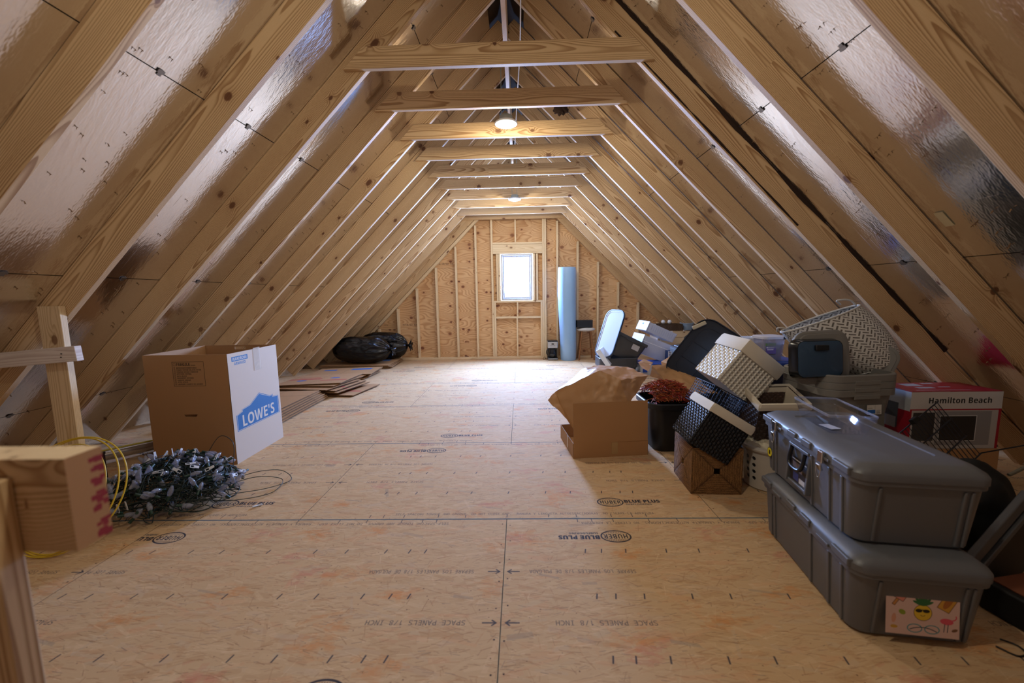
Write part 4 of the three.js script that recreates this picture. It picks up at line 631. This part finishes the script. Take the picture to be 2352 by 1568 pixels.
{
  const p = [at(1258, 918, -3.2), at(1277, 897, -3.3), at(1340, 845, -3.5), at(1378, 849, -3.22), at(1428, 873, -3.16), at(1404, 926, -3.1), at(1318, 985, -3.12), at(1440, 842, -3.6), at(1490, 861, -3.42), at(1462, 905, -3.2), at(1442, 925, -3.12), at(1300, 960, -3.12), at(1375, 838, -3.62), at(1446, 880, -3.2), at(1370, 960, -3.09)];
  solo('packing_paper', paperSheet(p, [[0, 1, 11], [1, 6, 11], [1, 3, 6], [3, 5, 6], [3, 4, 5], [1, 2, 3], [2, 12, 3], [12, 7, 3], [3, 7, 4], [7, 8, 4], [8, 13, 4], [8, 9, 13], [4, 13, 10], [13, 9, 10], [4, 10, 5], [5, 14, 6]], .018, 3), paper, 'large crumpled sheet of brown packing paper bulging out of the open carton', 'paper');
  const q = [at(1492, 862, -3.4), at(1500, 838, -3.55), at(1545, 836, -3.65), at(1612, 862, -3.55), at(1612, 880, -3.4), at(1592, 902, -3.3), at(1535, 882, -3.4), at(1650, 905, -3.25), at(1497, 848, -3.42)];
  solo('packing_paper', paperSheet(q, [[0, 8, 6], [8, 1, 6], [1, 2, 6], [2, 3, 4], [2, 4, 6], [6, 4, 5], [4, 7, 5]], .014, 9), paper, 'rolled sheet of brown packing paper lying over the red tinsel', 'paper');
  const r = [at(1466, 832, -4.1), at(1477, 824, -4.3), at(1500, 832, -4.2), at(1488, 852, -3.9), at(1475, 846, -3.95)];
  solo('packing_paper', paperSheet(r, [[0, 1, 2], [0, 2, 3], [0, 3, 4]], .012, 14), paper, 'small folded scrap of packing paper sticking up behind the larger sheets', 'paper');
}
{ // near-black tub with tinsel
  const t = thing('storage_tote', 'deep black tote full of copper red tinsel behind the open carton', 'tote', [1.305, 0, -3.31], .03); tub(t, .56, .43, .41, .09, mat('#15171c', .45), { taper: .8 });
  const B = []; seed = 81; const M = thing('tinsel_garland', 'heap of copper and red tinsel garland in the black tote', 'garland', [1.3, .36, -3.3]), C2 = [[], [], []];
  for (let i = 0; i < 1500; i++) { const x = rr(-.24, .22), z = rr(-.18, .185), y = .03 + .15 * Math.max(0, 1 - Math.pow((x + .08) / .26, 2)) * (1 - Math.pow(z / .22, 2)) - .02 * (x > 0.05), a = rr(0, 6.3), l = rr(.02, .05), e = rr(-.5, .5); const p = V(x, y + rr(-.012, .012), z), d = V(Math.cos(a) * l, e * l, Math.sin(a) * l); C2[i % 3].push(tube([p.clone().sub(d), p.clone().add(V(rr(-.01, .01), rr(0, .014), rr(-.01, .01))), p.clone().add(d)], .0018, 6, 4)); }
  [['#b4602a', .32], ['#a82a1e', .36], ['#7c3a1c', .36]].forEach(([c, r], i) => part(M, 'strands', merge(C2[i]), mat(c, r, { metalness: .45 })));
  part(M, 'core', grid(30, 20, (u, v) => { const x = -.2 + u * .38, z = -.14 + v * .28; return V(x, .0 + .11 * Math.max(0, 1 - Math.pow((x + .08) / .27, 2)) * Math.max(0, 1 - Math.pow(z / .22, 2)), z); }), mat('#8a4420', .7));
}
{ // big navy lid leaning behind the white basket
  const t = tilted(thing('tote_lid', 'large navy blue tote lid leaning on edge, ribbed side out, behind the white basket', 'lid', [1.625, .72, -3.5]), [-.12, -.38, -.6]), m = mat('#1a2433', .33);
  part(t, 'panel', loft([ring(.44, .60, .12, -.006), ring(.44, .60, .12, .006)], { capA: true, capB: true }).rotateX(Math.PI / 2), m); part(t, 'rim', loft([ring(.44, .60, .12, -.01), ring(.46, .62, .13, -.01), ring(.46, .62, .13, .03), ring(.445, .605, .12, .03), ring(.44, .60, .12, .0)]).rotateX(Math.PI / 2), m);
  part(t, 'inner_rib', loft([ring(.33, .48, .09, 0), ring(.335, .485, .09, .014), ring(.32, .47, .085, .014), ring(.318, .468, .085, 0)]).rotateX(Math.PI / 2), m);
  for (const y of [-.1, .06]) part(t, 'cross_rib', box(.32, .006, .012, .002), m, [0, y, .008]); part(t, 'cross_rib', box(.006, .46, .012, .002), m, [.02, 0, .008]);
  part(t, 'latch', box(.035, .12, .03, .008), mat('#b8ad94', .5), [-.2, .2, .03], [0, 0, -.5], 'beige plastic latch');
}
{ // clear snap-lid tub of beads
  const t = thing('clear_tub', 'small clear tub with lid and a purple green label behind the white basket', 'tub', [1.99, .742, -3.2], .1), cl = mat('#dfe0ee', .15, { transmission: .75, thickness: 0 });
  part(t, 'body', loft([ring(.155, .13, .03, 0), ring(.16, .135, .03, .004), ring(.185, .155, .035, .175)], { capA: true }), cl); part(t, 'lid', loft([ring(.19, .16, .036, .172), ring(.2, .168, .038, .173), ring(.2, .168, .038, .19), ring(.185, .155, .034, .196)], { capA: true, capB: true }), mat('#d3d4e4', .3)); part(t, 'latch', box(.026, .022, .01, .002), mat('#121214', .4), [.07, .182, .085]);
  part(t, 'contents', loft([ring(.145, .12, .03, .006), ring(.165, .14, .03, .13)], { capA: true, capB: true }), mat('#8f8a98', .6)); const lb = canvasTex(96, 96, (c) => { c.fillStyle = '#6a5aa0'; c.fillRect(0, 0, 96, 96); c.fillStyle = '#6c9a3a'; c.fillRect(0, 0, 96, 26); c.fillStyle = '#e6e2ee'; c.fillRect(6, 34, 70, 12); c.fillRect(12, 54, 60, 8); });
  part(t, 'label', new THREE.PlaneGeometry(.085, .085), new THREE.MeshPhysicalMaterial({ map: lb, roughness: .4 }), [-.035, .1, .0735], [-.07, 0, 0]);
  const b = thing('storage_tote', 'navy tote with a blue lid supporting the small clear tub', 'tote', [2.02, 0, -3.27], .1); tub(b, .46, .34, .71, .06, mat('#141c2a', .45), { taper: .9 }); part(b, 'lid', lidGeo(.47, .35, .06, .03), mat('#1f3f8c', .4), [0, .71, 0]);
}
// ---------------------------------------------------------------- far end of the heap, toward the gable wall
const charcoal = mat('#424346', .4);
for (let i = 0; i < 4; i++) { const t = thing('storage_tote', ['charcoal tote at the bottom of the nest beneath the tilted charcoal tote', 'charcoal tote second from the bottom of the nest beneath the tilted one', 'charcoal tote third from the bottom of the nest beneath the tilted one', 'charcoal tote uppermost in the nest, with the tilted one standing in it'][i], 'tote', [1.55, .0 + i * .036, -6.42], 0, 'nested charcoal totes'); tub(t, .6, .44, .17, .08, charcoal, { taper: .9, handles: 'z' }); }
{
  const t = tilted(thing('storage_tote', 'tilted charcoal tote with a paper label standing in the nested totes', 'tote', [1.595, .225, -6.42]), [0, .05, -.47]); tub(t, .56, .42, .37, .07, charcoal, { taper: .82, handles: 'z' }); t.position.y = .262; part(t, 'label', new THREE.PlaneGeometry(.12, .085), mat('#b9b6b8', .5), [.1, .25, .205], [-.09, 0, 0], 'pale paper label');
  const l = tilted(thing('tote_lid', 'pale shiny tote lid standing on end beside the tilted charcoal tote', 'lid', [1.43, .66, -6.34]), [-.36, -1.12, 0]); part(l, 'panel', loft([ring(.42, .76, .12, 0), ring(.42, .76, .12, .014), ring(.37, .71, .1, .014), ring(.365, .705, .1, .008)], { capA: true, capB: true }).rotateX(Math.PI / 2), mat('#c4ccda', .12, { clearcoat: .6 })); part(l, 'edge', loft([ring(.42, .76, .12, -.012), ring(.45, .79, .135, -.012), ring(.45, .79, .135, .02), ring(.42, .76, .12, .02), ring(.42, .76, .12, -.012)]).rotateX(Math.PI / 2), mat('#2a3646', .4));
  const w = tilted(thing('tote_lid', 'thin white lid stuck upright in the nested charcoal totes', 'lid', [1.34, .3, -6.25]), [.1, -.5, .6]); part(w, 'panel', box(.06, .3, .2, .01), mat('#dfe3ea', .35)); part(w, 'rim', box(.075, .31, .02, .006), mat('#dfe3ea', .35), [0, 0, .1]);
}
{ // white see-through drawers
  const m = mat('#dfe4f0', .25, { transmission: .35, thickness: 0 }), f = mat('#eef0f6', .3);
  const a = tilted(thing('plastic_drawer', 'white plastic drawer lying on top of the other slanted bin', 'drawer', [2.24, .58, -6.62], 0, 'white plastic drawers'), [0, .15, -.42]); part(a, 'bin', loft([ring(.5, .34, .03, 0), ring(.53, .37, .035, .15), ring(.51, .35, .03, .15), ring(.49, .33, .03, .01)], { capA: true, capB: true }), m); part(a, 'front', box(.016, .16, .38, .006), f, [-.272, .08, 0]); part(a, 'grip', box(.006, .03, .05, .004), mat('#8f97a6', .4), [-.281, .11, .0]);
  for (let i = 0; i < 12; i++) part(a, 'vent_slot', box(.004, .09, .003, .001, 1), mat('#aab4c8', .4), [-.2 + i * .038, .075, .186]);
  const b = tilted(thing('plastic_drawer', 'larger white plastic bin slanting below the drawer', 'drawer', [2.12, .24, -6.64], 0, 'white plastic drawers'), [0, .12, -.38]); part(b, 'bin', loft([ring(.47, .38, .03, 0), ring(.52, .42, .035, .3), ring(.5, .4, .03, .3), ring(.46, .37, .03, .01)], { capA: true, capB: true }), m); part(b, 'front', box(.016, .3, .43, .01), f, [-.266, .16, 0]); part(b, 'rail', box(.53, .012, .01, .003), f, [0, .21, .2]);
  const c = thing('clear_bin', 'clear bin with a bright blue lid and latch on the floor below the white drawers', 'bin', [2.15, 0, -6.38]); part(c, 'bin', loft([ring(.5, .34, .04, 0), ring(.54, .38, .05, .17), ring(.53, .37, .05, .17), ring(.48, .32, .04, .008)], { capA: true, capB: true }), m); part(c, 'lid', lidGeo(.56, .4, .05, .02), mat('#1c4fb4', .35), [0, .17, 0]); part(c, 'latch', box(.07, .12, .012, .004), mat('#1746a8', .35), [-.2, .11, .196]);
  const l = thing('lattice_basket', 'white lattice basket beside the slanting white bin', 'basket', [2.47, 0, -6.45]), B = []; for (let i = 0; i < 9; i++) { B.push(bar(V(-.1 + i * .025, .0, .1), V(-.1 + i * .025, .36, .1), .004, 5)); } for (let j = 0; j < 14; j++) B.push(bar(V(-.1, .01 + j * .026, .1), V(.1, .01 + j * .026, .1), .004, 5)); part(l, 'lattice', merge(B), f); part(l, 'tub', box(.22, .36, .18, .01), mat('#27457c', .5), [0, .18, 0]);
}
{ // pine crate with white handles, wicker tray, blue bowl
  const c = thing('wooden_crate', 'pine crate with a white handle panel, standing behind the white drawers', 'crate', [2.69, 0, -7.12]); part(c, 'base_box', box(.6, .29, .4, .004), kraft, [0, .145, 0]);
  for (let i = 0; i < 3; i++) part(c, 'slat', lumber(.58, .104, .016), lumberPale[i % 3], [.02, .345 + i * .112, .2]); for (const k of [-1, 1]) part(c, 'end_panel', box(.016, .34, .4, .003), mat('#d8d8d8', .5), [k * .3, .46, 0]); part(c, 'handle_panel', board(.24, .12, .012, [[[-.03, -.012], [.03, -.012], [.03, .016], [-.03, .016]]]), mat('#e4e5ea', .5), [-.17, .57, .214]);
  const w = thing('wicker_tray', 'brown wicker tray sitting on the pine crate', 'basket', [2.59, .632, -7.07]); part(w, 'side', woven(.47, .115, 22, 6, .006), mat('#4f3a28', .8), [0, .058, .13]); part(w, 'walls', loft([ring(.46, .26, .02, 0), ring(.46, .26, .02, .112), ring(.44, .24, .02, .112), ring(.44, .24, .02, .01)], { capA: true, capB: true }), mat('#4f3a28', .8));
  for (const [x, l] of [[-.02, 'white round bauble in the wicker tray'], [.06, 'white bauble beside another in the wicker tray']]) solo('white_bauble', new THREE.SphereGeometry(.036, 20, 14), mat('#e7e8ee', .3), l, 'ornament', [2.55 + x * 1.4, .78, -7.05], null, 'white baubles');
  const g = thing('wire_ornament', 'small white wire ornament at the end of the wicker tray', 'ornament', [2.32, .63, -6.94]), G = []; for (let i = 0; i < 5; i++) G.push(tube([V(-.06 + i * .03, 0, 0), V(-.04 + i * .02, .1, .02), V(.03, .12, 0), V(.06, .0, .01)], .004, 20, 5)); part(g, 'wires', merge(G), mat('#e2e3e8', .4));
  const b = thing('blue_basin', 'pale blue plastic basin behind the wicker tray', 'basin', [2.95, .632, -7.07]); part(b, 'basin', loft([ring(.14, .16, .05, 0), ring(.2, .24, .08, .12), ring(.19, .23, .08, .12), ring(.13, .15, .05, .006)], { capA: true, capB: true }), mat('#9fb9d6', .35)); part(b, 'lip', loft([ring(.2, .24, .08, .115), ring(.215, .255, .085, .118), ring(.215, .255, .085, .126), ring(.19, .23, .08, .126)]), mat('#b5cae0', .35));
}
{ // small cartons and wrapping rolls between
  const c = tilted(thing('small_carton', 'small brown carton leaning between the clear bin and the navy lid', 'box', [2.14, .27, -5.5]), [.1, .5, .35]); part(c, 'carton', box(.26, .22, .2, .003), kraft); part(c, 'flap', board(.2, .12, .004), [kraft, kraftEdge], [.13, .14, 0], [0, Math.PI / 2, .5]);
  const s = thing('cardboard_carton', 'brown carton supporting the small leaning carton', 'box', [2.2, 0, -5.5]); part(s, 'carton', box(.44, .13, .4, .004), kraft, [0, .065, 0]); part(s, 'flap', board(.4, .1, .004), [kraft, kraftEdge], [0, .13, .2], [-1.2, 0, 0]);
  const r = thing('ribbon_roll', 'wide roll of checked ribbon on a dark spool beside the navy lid', 'ribbon', [2.02, .75, -4.6]); part(r, 'ribbon', new THREE.CylinderGeometry(.07, .07, .16, 28).rotateZ(Math.PI / 2), new THREE.MeshPhysicalMaterial({ roughness: .7, map: canvasTex(128, 128, (k) => { k.fillStyle = '#d3cfc0'; k.fillRect(0, 0, 128, 128); k.fillStyle = 'rgba(90,104,98,.55)'; for (let i = 0; i < 8; i += 2) { k.fillRect(i * 16, 0, 16, 128); k.fillRect(0, i * 16, 128, 16); } }) }), null, [0, .5, .25]); part(r, 'spool', new THREE.CylinderGeometry(.085, .085, .014, 28).rotateZ(Math.PI / 2), mat('#1c1f24', .5), [-.075, -.02, .05], [0, .5, .25]);
  const b = thing('storage_tote', 'dark tote with a lid under the checked ribbon roll', 'tote', [2.05, 0, -4.6]); tub(b, .5, .4, .64, .06, mat('#1b1d22', .5), { taper: .88 }); part(b, 'lid', lidGeo(.51, .41, .06, .03), mat('#1b1d22', .5), [0, .64, 0]);
  const w = thing('white_crate', 'white slotted plastic crate behind the navy lid', 'crate', [2.42, .62, -4.35]); part(w, 'crate', drilled(loft([ring(.26, .2, .02, 0), ring(.3, .22, .02, .17), ring(.288, .208, .02, .17), ring(.25, .19, .02, .006)], { capA: true, capB: true }), [0, 1, 2, 3, 4].map((i) => new THREE.BoxGeometry(.014, .05, .06).translate(-.05 + i * .036, .11, .105))), mat('#d8dae2', .4)); part(w, 'rim', loft([ring(.296, .216, .02, .164), ring(.31, .23, .022, .165), ring(.31, .23, .022, .176), ring(.29, .21, .02, .176), ring(.29, .21, .02, .164)]), mat('#d8dae2', .4));
  const u = thing('storage_tote', 'dark tote under the white slotted crate', 'tote', [2.42, 0, -4.35]); tub(u, .4, .34, .62, .05, mat('#1b1d22', .5), { taper: .9 }); part(u, 'lid', box(.38, .01, .32, .004), mat('#1b1d22', .5), [0, .615, 0]);
}
// ---------------------------------------------------------------- along the gable wall
{ // roll of pale blue foam underlay on end
  const t = thing('foam_roll', 'tall roll of pale blue foam underlay standing on end by the gable wall', 'roll', [.945, 0, -7.82]), m = mat('#8fb0d0', .32, { clearcoat: .3 }), C = (r, y, dx, wob) => Array.from({ length: 48 }, (_, i) => { const a = i / 48 * Math.PI * 2; return V(Math.cos(a) * r * (1 + wob * Math.sin(a * 2 + y)) + dx, y, Math.sin(a) * r * .95); });
  const R = [[.148, 0, .0], [.15, .02, 0], [.155, .3, -.004], [.16, .6, -.01], [.168, .95, -.022], [.175, 1.3, -.03], [.172, 1.6, -.028], [.17, 1.79, -.025], [.166, 1.81, -.025], [.15, 1.805, -.025]]; part(t, 'foam', loft(R.map(([r, y, d]) => C(r, y, d, .012)), { capA: true, capB: true }), m);
  const sp = []; for (let i = 0; i < 140; i++) { const a = i / 140 * Math.PI * 10, r = .03 + i / 140 * .115; sp.push(V(Math.cos(a) * r - .025, 1.808, Math.sin(a) * r * .95)); } part(t, 'roll_end', tube(sp, .003, 300, 4), mat('#7395b8', .5));
  part(t, 'plastic_wrap', grid(8, 30, (u, v) => V(.13 + u * .05 + noise(v * 4, u * 2, 3) * .015, .05 + v * 1.72, -.1 - u * .03 + noise(u * 3, v * 6, 1) * .02)), mat('#d9dfe8', .15, { transparent: true, opacity: .45, side: THREE.DoubleSide }));
}
{ // stool with fleece seat and a black box on it
  const t = thing('stool', 'wooden stool with a round white fleece seat by the blue roll', 'stool', [1.295, 0, -7.86]), w = mat('#8a5a30', .5);
  for (const [x, z] of [[-1, 1], [1, 1], [1, -1], [-1, -1]]) part(t, 'leg', bar(V(x * .15, .0, z * .13), V(x * .085, .57, z * .08), .015, 10), w); for (const [a, b] of [[[-.12, .22, .105], [.12, .22, .105]], [[-.12, .2, -.105], [.12, .2, -.105]], [[.12, .2, .1], [.12, .2, -.1]], [[-.12, .2, .1], [-.12, .2, -.1]]]) part(t, 'stretcher', bar(V(...a), V(...b), .01, 8), w);
  part(t, 'seat', grid(60, 24, (u, v) => { const a = u * Math.PI * 2, f = v * Math.PI, n = 1 + .06 * noise(Math.cos(a) * 6, Math.sin(a) * 6, f * 5); return V(Math.cos(a) * Math.sin(f) * .185 * n, .6 - Math.cos(f) * .042 * n, Math.sin(a) * Math.sin(f) * .165 * n); }), mat('#cfc8bf', .95), null, null, 'white fleece seat');
  const b = thing('speaker_box', 'small black box sitting on the fleece topped stool', 'box', [1.255, .64, -7.83], .1), bm = mat('#141519', .55); part(b, 'case', box(.31, .13, .15, .008), bm, [0, .067, 0]); part(b, 'lid', box(.314, .02, .154, .006), mat('#1c1d22', .5), [0, .132, 0]);
}
{ // coffee maker
  const t = thing('coffee_maker', 'black and steel drip coffee maker on the floor by the gable wall', 'coffee maker', [.635, 0, -7.87]), k = mat('#101114', .3), s = mat('#b9bbbf', .25, { metalness: .9 });
  part(t, 'base', box(.2, .05, .22, .012), k, [0, .025, 0]); part(t, 'base_trim', box(.19, .022, .01, .003), s, [0, .026, .109]); part(t, 'tower', box(.19, .33, .09, .012), k, [0, .2, -.07]); part(t, 'head', box(.2, .13, .21, .014), s, [0, .305, .0], null, 'brushed steel head'); part(t, 'lid', box(.2, .022, .2, .008), k, [0, .379, 0]); part(t, 'display', box(.05, .025, .004, .001, 1), mat('#0a0d12', .2), [.0, .325, .106]);
  for (let i = 0; i < 5; i++) part(t, 'button', new THREE.CylinderGeometry(.006, .006, .006, 10).rotateX(Math.PI / 2), k, [-.04 + i * .02, .29, .106]);
  const c = part(t, 'carafe', new THREE.LatheGeometry([[0, 0], [.06, .0], [.078, .03], [.08, .08], [.066, .13], [.055, .155], [.058, .17]].map((p) => new THREE.Vector2(...p)), 32), mat('#20232a', .05, { transmission: .5, thickness: 0 }), [0, .055, .035]); part(c, 'collar', new THREE.CylinderGeometry(.06, .062, .02, 28), k, [0, .155, 0]); part(c, 'handle', tube([V(-.055, .16, .02), V(-.11, .15, .03), V(-.12, .08, .03), V(-.08, .04, .03)], .009, 24, 7), k);
  part(t, 'power_cord', tube([V(-.09, .03, -.06), V(-.15, .006, -.03), V(-.19, .01, .02), V(-.16, .05, -.02), V(-.12, .005, .05)], .004, 30, 6), k);
}

renderer.render(scene, camera);
